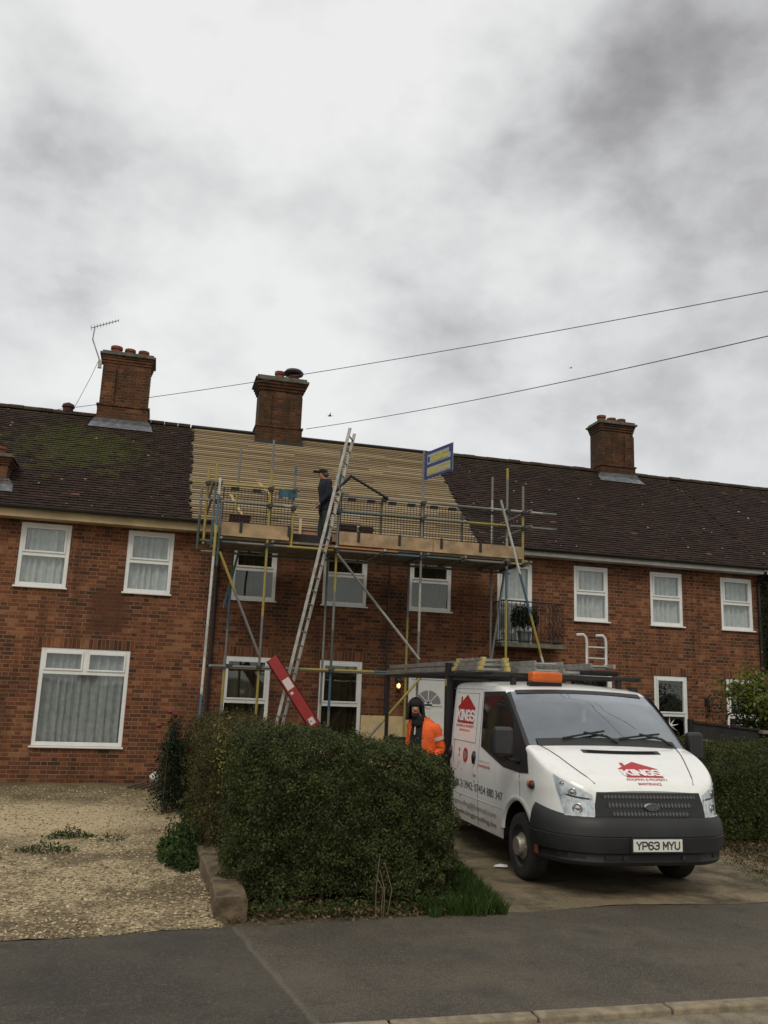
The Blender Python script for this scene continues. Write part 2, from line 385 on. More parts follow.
def leaves(pts, nrm, size, name, m_, parent=None, asp=.5, spread=.9, fold=.0, vary=.45):
    pts = np.asarray(pts, float); nrm = np.asarray(nrm, float); k = len(pts)
    d = nrm + rng.normal(0, spread, (k, 3)); d /= np.linalg.norm(d, axis=1)[:, None] + 1e-9
    r = rng.normal(0, 1, (k, 3)); a = np.cross(d, r); a /= np.linalg.norm(a, axis=1)[:, None] + 1e-9
    b = np.cross(d, a)
    L = (size*(1 + rng.uniform(-vary, vary, k)))[:, None]; W = L*asp
    v = np.stack([pts, pts + a*L*.5 + b*W*.5 + d*L*.1, pts + a*L, pts + a*L*.5 - b*W*.5 + d*L*.1], 1).reshape(-1, 3)
    me = bpy.data.meshes.new(name); me.vertices.add(4*k); me.vertices.foreach_set('co', v.ravel())
    me.loops.add(4*k); me.loops.foreach_set('vertex_index', np.arange(4*k, dtype='i'))
    me.polygons.add(k); me.polygons.foreach_set('loop_start', np.arange(k, dtype='i')*4)
    me.update(calc_edges=True); me.validate()
    at = me.attributes.new('tint', 'FLOAT', 'FACE'); at.data.foreach_set('value', rng.uniform(0, 1, k).astype('f'))
    return link(name, me, m_, parent)

def fbm(x, y, z, s=1., o=3):
    return mnoise.fractal(Vector((x*s, y*s, z*s)), 1., 2., o)

# ------------------------------------------------------------------ camera
Mrot = None
def setup_camera():
    yaw, pitch, roll = R(14.42623053), R(11.56841711), R(2.23710827)
    f = Vector((math.sin(yaw)*math.cos(pitch), math.cos(yaw)*math.cos(pitch), math.sin(pitch)))
    r = Vector((math.cos(yaw), -math.sin(yaw), 0)); u = r.cross(f)
    r2 = r*math.cos(roll) + u*math.sin(roll); u2 = -r*math.sin(roll) + u*math.cos(roll)
    cd = bpy.data.cameras.new('camera'); cam = bpy.data.objects.new('camera', cd); col.objects.link(cam)
    cam.matrix_world = Matrix(((r2.x, u2.x, -f.x, 0), (r2.y, u2.y, -f.y, 0), (r2.z, u2.z, -f.z, H), (0, 0, 0, 1)))
    cd.sensor_fit = 'VERTICAL'; cd.sensor_height = 36; cd.lens = 860/1024*36; cd.clip_end = 3000; cd.clip_start = .05
    scene.camera = cam
setup_camera()

# ------------------------------------------------------------------ world and sun
def setup_world():
    w = bpy.data.worlds.new('World'); scene.world = w; w.use_nodes = True
    n = N(w); t = w.node_tree; bg = t.nodes['Background']
    sky = n.node('ShaderNodeTexSky', sky_type='NISHITA'); sky.sun_disc = False
    sky.sun_elevation = R(38); sky.sun_rotation = R(200)
    tc = n.node('ShaderNodeTexCoord').outputs['Generated']
    s = n.sep(tc)
    pv = n.comb(s[0], s[1], n.m('MULTIPLY', s[2], 1.5))
    warp = n.noise(pv, 5.0, 3, .5, col=True)
    pv2 = n.node('ShaderNodeVectorMath', operation='ADD'); n.inp(pv2.inputs[0], pv)
    sc = n.node('ShaderNodeVectorMath', operation='SCALE'); n.inp(sc.inputs[0], warp); sc.inputs[3].default_value = .05
    n.inp(pv2.inputs[1], sc.outputs[0]); pvw = pv2.outputs[0]
    a = n.noise(pv, 3.6, 4, .5); b_ = n.noise(pvw, 10., 6, .55)
    v = n.m('ADD', n.m('MULTIPLY', a, .58), n.m('MULTIPLY', b_, .42))
    def mass(d, rad, amt):
        d = Vector(d).normalized()
        dt = n.node('ShaderNodeVectorMath', operation='DOT_PRODUCT'); n.inp(dt.inputs[0], tc); dt.inputs[1].default_value = d
        return n.m('MULTIPLY', n.sstep(dt.outputs['Value'], math.cos(R(rad)), 1.0), amt)
    for d, rad, amt in MASSES: v = n.m('ADD', v, mass(d, rad, amt))
    c = n.ramp(v, [(.38, (.84, .84, .83)), (.47, (.76, .76, .755)), (.545, (.675, .675, .675)), (.63, (.55, .55, .553)), (.77, (.36, .355, .36)), (.90, (.22, .21, .21)), (1., (.12, .115, .115))])
    low = n.sstep(s[2], .42, .02)
    c = n.mix(n.m('MULTIPLY', low, .4), c, (.80, .80, .785, 1))
    grd = n.sstep(s[2], -.02, -.06)
    c = n.mix(grd, c, (.08, .075, .06, 1))
    # cloud layer over the blue sky
    skc = n.mix(1., sky.outputs[0], (.09, .09, .09, 1), 'MULTIPLY')
    c = n.mix(.93, skc, c)
    # the thinner, brighter side of the overcast lies beyond the houses
    front = n.m('ADD', n.m('MULTIPLY', n.sstep(s[1], -.3, .55), .12), .82)
    warmb = n.m('MULTIPLY', n.m('SUBTRACT', 1.12, front, clamp=True), n.sstep(s[1], .25, -.35))
    c = n.mix(1., c, n.comb(n.m('ADD', front, n.m('MULTIPLY', warmb, .04)), n.m('SUBTRACT', front, n.m('MULTIPLY', warmb, .03)), n.m('SUBTRACT', front, n.m('MULTIPLY', warmb, .26))), 'MULTIPLY')
    c = n.mix(1., c, (SKYGAIN, SKYGAIN, SKYGAIN, 1), 'MULTIPLY')
    n.inp(bg.inputs[0], c); bg.inputs[1].default_value = .1
    # the visible brightness of an overcast sky at strength .1 : colours above are scaled by ten
    sl = bpy.data.lights.new('sun', 'SUN'); so = bpy.data.objects.new('sun', sl); col.objects.link(so)
    sl.energy = .9; sl.angle = R(25); sl.color = (1, .93, .82)
    # camera looks towards +Y; the pale sun stands high behind the camera, over the left shoulder
    d = Vector((-.25, -.62, .75)).normalized(); so.rotation_euler = d.to_track_quat('Z', 'Y').to_euler()
    sky.sun_elevation = math.asin(d.z); sky.sun_rotation = math.atan2(d.x, d.y)
    so.location = (0, -5, 20)
    scene.view_settings.view_transform = 'Standard'; scene.view_settings.look = 'None'
    scene.view_settings.exposure = 0.5; scene.view_settings.gamma = 1
    scene.view_settings.use_curve_mapping = False
SKYGAIN = 8.0
def dirpx(x, y):
    cm = scene.camera.matrix_world.to_3x3(); return cm @ Vector(((x-384)/860, (512-y)/860, -1)).normalized()
MASSES = [(dirpx(800, -40), 14, .13), (dirpx(610, 40), 12, .035), (dirpx(60, 150), 14, -.02), (dirpx(180, 250), 9, .04), (dirpx(240, 80), 9, .03),
          (dirpx(640, 190), 12, .06), (dirpx(700, 360), 13, .09), (dirpx(430, 260), 10, .07), (dirpx(200, 20), 10, -.10), (dirpx(250, 370), 12, -.14), (dirpx(430, 40), 12, -.12), (dirpx(560, 300), 8, -.1), (dirpx(60, 330), 9, -.06)]
setup_world()

# ------------------------------------------------------------------ ground
def ground_materials():
    # base earth
    M['earth'] = mat('earth_and_verge', (.075, .062, .035), .95, var=.4, vscale=2.5, bumps=.02)
    m_ = bpy.data.materials.new('asphalt_pavement'); m_.use_nodes = True; n = N(m_); b = m_.node_tree.nodes['Principled BSDF']
    p = n.pos(); P = n.sep(p)
    c = n.mix(n.sstep(n.noise(p, .9, 5, .65), .35, .68), (.032, .0265, .020, 1), (.078, .065, .048, 1))
    ag = n.noise(p, 70, 4, .75); c = n.mix(n.m('MULTIPLY', n.sstep(ag, .47, .64), .8), c, (.165, .14, .103, 1))
    ag2 = n.noise(p, 55, 3, .7); c = n.mix(n.m('MULTIPLY', n.sstep(ag2, .50, .70), .7), c, (.085, .073, .053, 1))
    newp = n.m('LESS_THAN', P[0], n.m('SUBTRACT', 1.84, n.m('MULTIPLY', P[1], .141)))
    c = n.mix(n.m('MULTIPLY', newp, .35), c, (.022, .019, .017, 1))
    g3_ = n.noise(p, 26, 4, .75); c = n.mix(n.m('MULTIPLY', n.sstep(g3_, .50, .68), .55), c, (.14, .118, .085, 1))
    g4_ = n.noise(p, 5.5, 5, .7); c = n.mix(n.m('MULTIPLY', n.sstep(g4_, .52, .70), .45), c, (.022, .018, .014, 1))
    # dusty scuffs and a pale worn line beside the seam
    sc = n.sstep(n.noise(p, 2.2, 6, .75), .56, .78); c = n.mix(n.m('MULTIPLY', sc, .55), c, (.15, .128, .09, 1))
    dl = n.m('ABSOLUTE', n.m('ADD', n.m('SUBTRACT', P[0], n.m('SUBTRACT', 1.86, n.m('MULTIPLY', P[1], .141))), n.m('MULTIPLY', n.m('SUBTRACT', n.noise(p, 3, 4), .5), .1)))
    c = n.mix(n.m('MULTIPLY', n.sstep(dl, .04, .0), .3), c, (.17, .155, .12, 1))
    st = n.sstep(n.noise(p, 1.1, 4, .6), .52, .68); c = n.mix(n.m('MULTIPLY', st, .5), c, (.028, .026, .024, 1))
    n.inp(b.inputs['Base Color'], c); b.inputs['Roughness'].default_value = .85
    n.inp(b.inputs['Normal'], n.bump(n.m('ADD', ag, n.m('MULTIPLY', n.noise(p, 12, 3), .6)), .7, .006)); M['asphalt'] = m_
    m_ = bpy.data.materials.new('road_surface'); m_.use_nodes = True; n = N(m_); b = m_.node_tree.nodes['Principled BSDF']
    p = n.pos(); c = n.mix(n.sstep(n.noise(p, 3, 6, .7), .35, .65), (.10, .085, .06, 1), (.24, .20, .14, 1))
    c = n.mix(n.sstep(n.noise(p, 90, 2), .55, .7), c, (.30, .27, .2, 1))
    n.inp(b.inputs['Base Color'], c); b.inputs['Roughness'].default_value = .9
    n.inp(b.inputs['Normal'], n.bump(n.noise(p, 80, 3), .7, .006)); M['road'] = m_
    m_ = bpy.data.materials.new('concrete_drive'); m_.use_nodes = True; n = N(m_); b = m_.node_tree.nodes['Principled BSDF']
    p = n.pos()
    c = n.mix(n.sstep(n.noise(p, 1.6, 6, .7), .35, .65), (.06, .046, .026, 1), (.25, .195, .12, 1))
    c = n.mix(n.m('MULTIPLY', n.sstep(n.noise(p, 30, 4, .7), .5, .7), .5), c, (.05, .045, .025, 1))
    c = n.mix(n.m('MULTIPLY', n.sstep(n.noise(p, .8, 3), .5, .62), .45), c, (.075, .07, .03, 1))
    n.inp(b.inputs['Base Color'], c); b.inputs['Roughness'].default_value = .85
    n.inp(b.inputs['Normal'], n.bump(n.noise(p, 18, 5, .7), .6, .012)); M['concrete'] = m_
    m_ = bpy.data.materials.new('gravel_bed'); m_.use_nodes = True; n = N(m_); b = m_.node_tree.nodes['Principled BSDF']
    p = n.pos(); v = n.node('ShaderNodeTexVoronoi'); n.inp(v.inputs['Vector'], p); v.inputs['Scale'].default_value = 38
    wv = n.sep(v.outputs['Color'])[0]
    c = n.ramp(wv, [(0, (.13, .095, .048)), (.4, (.33, .255, .145)), (.8, (.47, .38, .23)), (1, (.60, .51, .34))])
    c = n.mix(n.m('MULTIPLY', n.sstep(n.noise(p, .9, 5, .65), .44, .60), .75), c, (.085, .060, .028, 1))
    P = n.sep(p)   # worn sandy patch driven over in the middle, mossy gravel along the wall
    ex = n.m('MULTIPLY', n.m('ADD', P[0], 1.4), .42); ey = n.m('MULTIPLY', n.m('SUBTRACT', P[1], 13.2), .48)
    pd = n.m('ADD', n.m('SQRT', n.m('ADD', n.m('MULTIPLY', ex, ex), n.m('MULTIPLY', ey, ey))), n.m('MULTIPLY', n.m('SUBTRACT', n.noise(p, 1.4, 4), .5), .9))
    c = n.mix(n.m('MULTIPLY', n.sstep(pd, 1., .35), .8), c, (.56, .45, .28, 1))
    c = n.mix(n.m('MULTIPLY', n.sstep(n.m('ADD', P[1], n.m('MULTIPLY', n.noise(p, 2., 4), 1.6)), 14.9, 17.2), .75), c, (.095, .075, .032, 1))
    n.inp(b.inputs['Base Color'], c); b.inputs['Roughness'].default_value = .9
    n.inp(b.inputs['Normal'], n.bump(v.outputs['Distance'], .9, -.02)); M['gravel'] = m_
ground_materials()
def sheet(name, poly, z, m_):
    mb = MB(); mb.add([(x, y, z) for x, y in poly], [tuple(range(len(poly)))]); o = mb.build(name, m_); return tag(o, kind='structure')
def grid(name, x0, x1, y0, y1, nx, ny, fz, m_):
    mb = MB(); vs = []
    for j in range(ny+1):
        for i in range(nx+1):
            x = x0 + (x1-x0)*i/nx; y = y0 + (y1-y0)*j/ny; vs.append((x, y, fz(x, y)))
    mb.add(vs, [(j*(nx+1)+i, j*(nx+1)+i+1, (j+1)*(nx+1)+i+1, (j+1)*(nx+1)+i) for j in range(ny) for i in range(nx)])
    return tag(mb.build(name, m_, smooth=True), kind='structure')
sheet('ground', [(-1500, -1500), (1500, -1500), (1500, 1500), (-1500, 1500)], -.115, 'earth')
sheet('road', [(-60, -4), (60, -4), (60, 5.26), (-60, 5.26)], -.024, 'road')
sheet('garden_soil', [(-40, 7.2), (40, 7.2), (40, 17.4), (-40, 17.4)], -.022, 'earth')
def pave_edge(x): return 7.37 + .10*max(-4, min(x, 4.2)) + .03*math.sin(x*3.1) + .035*fbm(x, 0, 0, 2.2)
# pavement sheet with a slightly ragged back edge
mbp = MB(); xs = [-30 + .25*i for i in range(240)]
mbp.add([(x, 5.36, 0) for x in xs] + [(x, pave_edge(x), 0) for x in xs], [(i, i+1, len(xs)+i+1, len(xs)+i) for i in range(len(xs)-1)])
tag(mbp.build('pavement', 'asphalt'), kind='structure')
M['kerb'] = mat('kerb_stone', (.23, .19, .13), .9, var=.3, vscale=9, bumps=.008)
x = -12.2
kb = MB()
while x < 20:
    kb.box(x + .006, 5.245, -.14, x + .906, 5.362, .012 + random.uniform(-.004, .004)); x += .915
tag(kb.build('kerb', 'kerb', bevel=.012), kind='structure')
def gravel_z(x, y): return .006 + .018*fbm(x, y, 0, .9) + .012*fbm(x, y, 3, 5)
def gravel_drive():
    mb = MB(); nx, ny = 150, 100; vs = []
    for j in range(ny+1):
        for i in range(nx+1):
            x = -14 + 14.74*i/nx; y0 = pave_edge(x) - .015; y = y0 + (17.32-y0)*(j/ny)**1.2; vs.append((x, y, gravel_z(x, y) - (.03 if x > .7 else 0)))
    mb.add(vs, [(j*(nx+1)+i, j*(nx+1)+i+1, (j+1)*(nx+1)+i+1, (j+1)*(nx+1)+i) for j in range(ny) for i in range(nx)])
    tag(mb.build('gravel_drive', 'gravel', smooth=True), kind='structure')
gravel_drive()
def con_front(x): return 7.55 + .10*fbm(x, 1, 0, 1.7) + .05*fbm(x, 2, 0, 7) + max(0, x-6.3)*.5
cm_ = MB(); xs = [3.0 + .07*i for i in range(64)]
vs = []
for k, x in enumerate(xs):
    yb = max(con_front(x), pave_edge(x) - .02)
    for j in range(41): 
        y = yb + (17.2-yb)*(j/40)**1.5; vs.append((x, y, .004 + .008*fbm(x, y, 0, 1.2)))
cm_.add(vs, [(k*41+j, (k+1)*41+j, (k+1)*41+j+1, k*41+j+1) for k in range(len(xs)-1) for j in range(40)])
tag(cm_.build('concrete_drive', 'concrete', smooth=True), kind='structure')

def pebbles(name, k, region, size, m_, seed, zf):
    r_ = np.random.default_rng(seed); P = []
    while len(P) < k:
        x = r_.uniform(region[0], region[1]); y = region[2] + (region[3]-region[2])*r_.random()**1.6
        if y < pave_edge(x) + .01: continue
        P.append((x, y))
    base = np.array([(1,0,0),(0,1,0),(-1,0,0),(0,-1,0),(0,0,1),(0,0,-1)], float)
    F = np.array([(0,1,4),(1,2,4),(2,3,4),(3,0,4),(1,0,5),(2,1,5),(3,2,5),(0,3,5)])
    V = []; 
    for x, y in P:
        s = size*(.5 + r_.random()**2*1.1); a = r_.uniform(0, 6.28); c_, s_ = math.cos(a), math.sin(a)
        b = base*np.array([s, s*r_.uniform(.55, .9), s*r_.uniform(.35, .6)])*r_.uniform(.75, 1.2, (6, 1))
        bx = b[:, 0]*c_ - b[:, 1]*s_; by = b[:, 0]*s_ + b[:, 1]*c_
        V.append(np.stack([bx + x, by + y, b[:, 2] + zf(x, y) + s*.15], 1))
    V = np.concatenate(V); k = len(P); FF = (F[None] + 6*np.arange(k)[:, None, None]).reshape(-1, 3)
    me = bpy.data.meshes.new(name); me.from_pydata(V.tolist(), [], FF.tolist())
    at = me.attributes.new('tint', 'FLOAT', 'FACE'); at.data.foreach_set('value', np.repeat(r_.random(k), 8).astype('f'))
    return link(name, me, m_)
M['pebble'] = tint_material('pebble', [(0, (.10, .07, .036)), (.3, (.28, .21, .12)), (.7, (.46, .365, .22)), (1, (.66, .56, .38))])
o = pebbles('loose_gravel', 24000, (-4.6, .70, 7.1, 16.8), .015, 'pebble', 3, gravel_z)
tag(o, 'loose tan gravel stones spread over the driveway at the left', 'gravel', kind='stuff')

def grit(x, y): return .002
M['grit'] = tint_material('grit', [(0, (.05, .04, .03)), (.5, (.16, .13, .09)), (1, (.42, .36, .26))])
o = pebbles('scattered_grit', 2600, (-4, 6.5, 5.38, 8.2), .0065, 'grit', 9, grit); tag(o, 'small grit and stones scattered over the tarmac pavement', 'grit', kind='stuff')
# ------------------------------------------------------------------ walls with openings
def wall_mesh(x0, x1, z0, z1, Y, holes, reveal=.09):
    mb = MB(); X = sorted({x0, x1, *[h[0] for h in holes], *[h[1] for h in holes]}); Z = sorted({z0, z1, *[h[2] for h in holes], *[h[3] for h in holes]})
    for i in range(len(X)-1):
        for j in range(len(Z)-1):
            cx, cz = (X[i]+X[i+1])/2, (Z[j]+Z[j+1])/2
            if any(h[0] < cx < h[1] and h[2] < cz < h[3] for h in holes): continue
            mb.add([(X[i], Y, Z[j]), (X[i+1], Y, Z[j]), (X[i+1], Y, Z[j+1]), (X[i], Y, Z[j+1])], [(0, 1, 2, 3)])
    for a, b, c, d in holes:
        y2 = Y + reveal
        mb.add([(a,Y,c),(a,y2,c),(a,y2,d),(a,Y,d)], [(0,1,2,3)]); mb.add([(b,Y,c),(b,y2,c),(b,y2,d),(b,Y,d)], [(3,2,1,0)])
        mb.add([(a,Y,c),(b,Y,c),(b,y2,c),(a,y2,c)], [(0,1,2,3)]); mb.add([(a,Y,d),(b,Y,d),(b,y2,d),(a,y2,d)], [(3,2,1,0)])
    return mb
EAVE_Y, EAVE_Z, RIDGE_Y, RIDGE_Z = 17.0, 4.98, 20.82, 8.0
BACK_Y = 2*RIDGE_Y - EAVE_Y - .3
SL = Vector((0, RIDGE_Y-EAVE_Y, RIDGE_Z-EAVE_Z)); SLEN = SL.length; SLD = SL.normalized(); SLN = Vector((0, -SLD.z, SLD.y))

def house_shell(root, x0, x1, holes, wm, gable_left=False, gable_right=False):
    mb = wall_mesh(x0, x1, -.1, 4.97, YF, holes)
    mb.add([(x0, BACK_Y, -.1), (x1, BACK_Y, -.1), (x1, BACK_Y, 4.97), (x0, BACK_Y, 4.97)], [(3, 2, 1, 0)])
    for x, on in ((x0, True), (x1, gable_right)):
        if on:
            xx = x + (.002 if x == x0 else 0)
            mb.add([(xx, YF, -.1), (xx, BACK_Y, -.1), (xx, BACK_Y, 4.97), (xx, RIDGE_Y, 7.9), (xx, YF, 5.1)], [(0, 1, 2, 3, 4)])
    mb.build('wall', wm, root)
    fl = MB(); fl.add([(x0+.02, YF+.12, 2.75), (x1-.02, YF+.12, 2.75), (x1-.02, BACK_Y-.1, 2.75), (x0+.02, BACK_Y-.1, 2.75)], [(0,1,2,3)])
    fl.build('upper_floor', 'plank', root)
def roof_tiles(x0, x1, jag0=0., jag1=0., s0=0., s1=None, seed=0):
    rr = random.Random(seed); mb = MB(); tint = []; g = .105; w = .168; s1 = s1 or SLEN - .05
    rows = int((s1 - s0)/g)
    for r_ in range(rows):
        s = s0 + r_*g; off = (r_ % 2)*w/2
        a = x0 + rr.uniform(-jag0, jag0) ; b = x1 + rr.uniform(-jag1, jag1)
        i0 = math.floor((a - off)/w)
        x = i0*w + off
        while x < b - .02:
            if x + w*.5 > a:
                xa, xb = max(x, a) + .003, min(x + w, b) - .003 + rr.uniform(-.002, .002)
                lift = .036 + rr.uniform(-.004, .006); ds = rr.uniform(-.005, .005)
                p = lambda X_, S_, L_: tuple(Vector((X_, EAVE_Y, EAVE_Z)) + SLD*S_ + SLN*L_)
                cz = rr.uniform(-.004, .004)
                vs = [p(xa, s+ds, lift+cz), p(xb, s+ds, lift-cz), p(xb, s+g+.03, .012), p(xa, s+g+.03, .012), p(xa, s+ds, lift-.020+cz), p(xb, s+ds, lift-.020-cz), p(xa, s+g+.03, -.004), p(xb, s+g+.03, -.004)]
                mb.add(vs, [(0, 1, 2, 3), (4, 5, 1, 0), (0, 3, 6, 4), (5, 7, 2, 1)])
                t = min(.93, max(0, rr.gauss(.45, .2)));  t = 1. if rr.random() < .0025 else t
                tint += [t]*4
            x += w
    # continuous underlay and the far slope
    return mb, tint
def under_roof(root, x0, x1, m_='felt'):
    u = MB(); e = Vector((0, EAVE_Y, EAVE_Z)); r_ = Vector((0, RIDGE_Y, RIDGE_Z))
    vs = [Vector((x0, *e[1:])), Vector((x1, *e[1:])), Vector((x1, *r_[1:])), Vector((x0, *r_[1:]))]
    u.add([tuple(v - SLN*.01) for v in vs] + [tuple(v - SLN*.06) for v in vs], [(0,1,2,3), (7,6,5,4), (0,4,5,1), (1,5,6,2), (3,2,6,7), (0,3,7,4)])
    b = [(x0, RIDGE_Y, RIDGE_Z-.01), (x1, RIDGE_Y, RIDGE_Z-.01), (x1, BACK_Y+.3, EAVE_Z), (x0, BACK_Y+.3, EAVE_Z)]
    u.add(b, [(0,1,2,3)])
    return u
def ridge_tiles(x0, x1):
    mb = MB(); t = []; x = x0
    while x < x1 - .05:
        L = min(.32, x1 - x); n = 8; vs = []
        rr = .125 + random.uniform(-.006, .006); zc = RIDGE_Z - .035 + random.uniform(-.006, .006)
        for xx, k in ((x+.004, 1.), (x+L-.004, 1.)):
            for i in range(n+1):
                a = math.pi*i/n; vs.append((xx, RIDGE_Y - math.cos(a)*rr, zc + math.sin(a)*rr*.85))
        fs = [(i, i+1, n+2+i, n+1+i) for i in range(n)] + [tuple(range(n, -1, -1)), tuple(range(n+1, 2*n+2))]
        mb.add(vs, [f[::-1] for f in fs]); t += [random.uniform(.2, .8)]*len(fs); x += .32
    return mb, t

def curtain_mesh(x0, x1, z0, z1, y, waves=7, gap=None):
    mb = MB(); n = int(max(12, (x1-x0)/.012)); vs = []; ph = random.uniform(0, 6)
    for i in range(n+1):
        x = x0 + (x1-x0)*i/n; t = i/n
        d = .040*math.sin(t*waves*2*math.pi + ph + 1.3*math.sin(t*9+ph)) + .009*math.sin(t*waves*5.3*math.pi)
        vs += [(x, y + d, z0), (x, y + d*.7, z1)]
    mb.add(vs, [(2*i, 2*i+2, 2*i+3, 2*i+1) for i in range(n)]); return mb
def window(root, x0, x1, z0, z1, transoms=(), mull=(), curtain='curtain', dim=False, glass='glass', frame='upvc', sill=True, open_top=False):
    """transoms: heights of horizontal bars; mull: (x, above_z) vertical bars above a height"""
    y0, y1 = YF + .012, YF + .085; fw = .072
    f = MB()
    f.box(x0, y0, z0, x0+fw, y1, z1).box(x1-fw, y0, z0, x1, y1, z1).box(x0+fw, y0, z1-fw, x1-fw, y1, z1).box(x0+fw, y0, z0, x1-fw, y1, z0+fw)
    for t in transoms: f.box(x0+fw, y0+.001, t-.035, x1-fw, y1, t+.035)
    for mx_, above in mull: f.box(mx_-.04, y0+.002, above+.035, mx_+.04, y1, z1-fw)
    fr = f.build('window', frame, root, bevel=.006)
    lv = [z0+fw] + list(transoms) + [z1-fw]
    for k in range(len(lv)-1):
        a, b = lv[k] + (.035 if k else 0), lv[k+1] - (.035 if k < len(lv)-2 else 0)
        cuts = [x0+fw] + [q for q, ab in mull if a >= ab - .01] + [x1-fw]
        for c in range(len(cuts)-1):
            xa, xb = cuts[c] + (.04 if c else 0), cuts[c+1] - (.04 if c < len(cuts)-2 else 0)
            if k == len(lv)-2:   # opening light with its own inner sash
                s = MB(); w = .035; yy = y0 - .018
                s.box(xa+.001, yy, a+.001, xa+w, y1-.02, b-.001).box(xb-w, yy, a+.001, xb-.001, y1-.02, b-.001).box(xa+w, yy, a+.001, xb-w, y1-.02, a+w).box(xa+w, yy, b-w, xb-w, y1-.02, b-.001)
                s.build('sash', frame, fr, bevel=.004)
                g = MB(); g.box(xa+w-.004, y0+.02, a+w-.004, xb-w+.004, y0+.026, b-w+.004); g.build('pane', glass, fr)
            else:
                g = MB(); g.box(xa-.004, y0+.03, a-.004, xb+.004, y0+.036, b+.004); g.build('pane', glass, fr)
    if curtain:
        curtain_mesh(x0+.03, x1-.03, z0+.03, z1-.03, YF+.135, max(4, int((x1-x0)*7))).build('curtain', curtain, fr, smooth=True)
    if sill:
        s = MB(); s.box(x0-.03, YF-.055, z0-.032, x1+.03, YF+.05, z0-.001); s.build('sill', frame, fr, bevel=.006)
    return fr
def chimney(root, x0, x1, y0, y1, zb, z1, zcorb, ztop, m_, pots, cap='cap', over=.07, lead=True):
    mb = MB(); mb.box(x0, y0, zb, x1, y1, z1-.05); i = .035
    mb.box(x0-.025, y0-.025, z1-.05, x1+.025, y1+.025, z1)
    mb.box(x0+i, y0+i, z1, x1-i, y1-i, zcorb)
    w = (x1-x0)*.27   # corner pilasters leaving a recessed centre panel
    for a, b in ((x0+i, x0+i+w), (x1-i-w, x1-i)): mb.box(a, y0-.012, z1+.002, b, y0+i+.01, zcorb-.12)
    steps = 3; h = (ztop - zcorb)*.62/steps
    for k in range(steps):
        e = over*(k+1)/steps - i; mb.box(x0-e, y0-e, zcorb + h*k, x1+e, y1+e, zcorb + h*(k+1) - .002)
    c = mb.build('chimney', m_, root, bevel=.008)
    t = MB(); zt = zcorb + h*steps; e = over + .01
    t.box(x0-e, y0-e, zt, x1+e, y1+e, zt + (ztop-zt)*.5); e = over-.04
    t.box(x0-e, y0-e, zt+(ztop-zt)*.5+.002, x1+e, y1+e, ztop); t.build('coping', cap, c, bevel=.012)
    for px, hh, r_ in pots:
        p = MB(); p.lathe((px, (y0+y1)/2, ztop-.01), (0,0,1), [(0, r_), (hh*.7, r_*.93), (hh*.72, r_*1.1), (hh, r_*1.08), (hh, r_*.8), (hh*.3, r_*.75)], 16)
        p.build('chimney_pot', 'pot', c, smooth=False)
    # lead flashing apron on the slope in front
    zf = lambda y: EAVE_Z + (y-EAVE_Y)*(RIDGE_Z-EAVE_Z)/(RIDGE_Y-EAVE_Y)
    fl = MB(); yb = y0
    fl.add([(x0-.14, yb-.24, zf(yb-.24)+.065), (x1+.14, yb-.24, zf(yb-.24)+.065), (x1+.1, yb-.006, zf(yb)+.06), (x0-.1, yb-.006, zf(yb)+.06), (x0-.03, yb-.030, zf(yb)+.16), (x1+.03, yb-.030, zf(yb)+.16)], [(0,1,2,3), (3,2,5,4)])
    fl.build('flashing', 'lead', c) if lead else None
    return c
def gutter(root, x0, x1, m_='gutter'):
    mb = MB(); n = 8; vs = []
    for x in (x0, x1):
        for i in range(n+1):
            a = math.pi + math.pi*i/n; vs.append((x, 16.93 + .06*math.cos(a), 5.0 + .06*math.sin(a)))
        for i in range(n+1):
            a = 2*math.pi - math.pi*i/n; vs.append((x, 16.93 + .05*math.cos(a), 5.0 + .05*math.sin(a)))
    k = 2*n+2
    mb.add(vs, [(i, (i+1) % k, k + (i+1) % k, k+i) for i in range(k)]); return mb.build('gutter', m_, root)
def downpipe(root, x, y=YF-.06, z0=.05, z1=4.9, m_='gutter'):
    mb = MB(); mb.path([(x, y, z0), (x, y, z1-.25), (x, 16.98, z1)], .036, 10)
    for z in (.6, 2.4, 4.2): mb.lathe((x, y, z), (0,0,1), [(0, .046), (.06, .046)], 10)
    return mb.build('downpipe', m_, root, smooth=False)

# ------------------------------------------------------------------ left house
AX0, AX1 = -9.0, .96
UP = (3.55, 4.76)
ha = thing('brick_house', (-4, YF, 0), 'left red brick terraced house with mossy dark tiled roof and gravel front', 'house', 'brick houses of the terrace')
wA = [(-2.64, -1.73, *UP), (-.68, .2, *UP), (-2.03, -.43, .65, 2.43), (-5.6, -4.7, *UP), (-7.6, -6.0, .65, 2.43)]
house_shell(ha, AX0, AX1, wA, 'brick')
window(ha, -2.64, -1.73, *UP, transoms=(4.16,), curtain='curtain')
window(ha, -.68, .2, *UP, transoms=(4.16,), curtain='curtain')
window(ha, -5.6, -4.7, *UP, transoms=(4.16,))
window(ha, -2.03, -.43, .65, 2.43, transoms=(1.98,), mull=((-1.23, 1.98),), curtain='curtain_blue')
window(ha, -7.6, -6.0, .65, 2.43, transoms=(1.98,), mull=((-6.8, 1.98),), curtain='curtain_blue')
for a, b in ((-2.12, -.34), (-7.69, -5.91)):
    MB().box(a, YF-.006, 2.435, b, YF+.06, 2.61).build('lintel', 'soldier', ha)
MB().box(AX0, YF-.012, -.05, AX1-.05, YF+.02, .14).build('plinth', 'brick_mid', ha)
mb, t = roof_tiles(AX0-.2, .45, jag1=.05, seed=1); mb.build('roof', 'tiles', ha, tint=t)
under_roof(ha, AX0-.2, .45).build('roof_underlay', 'felt', ha)
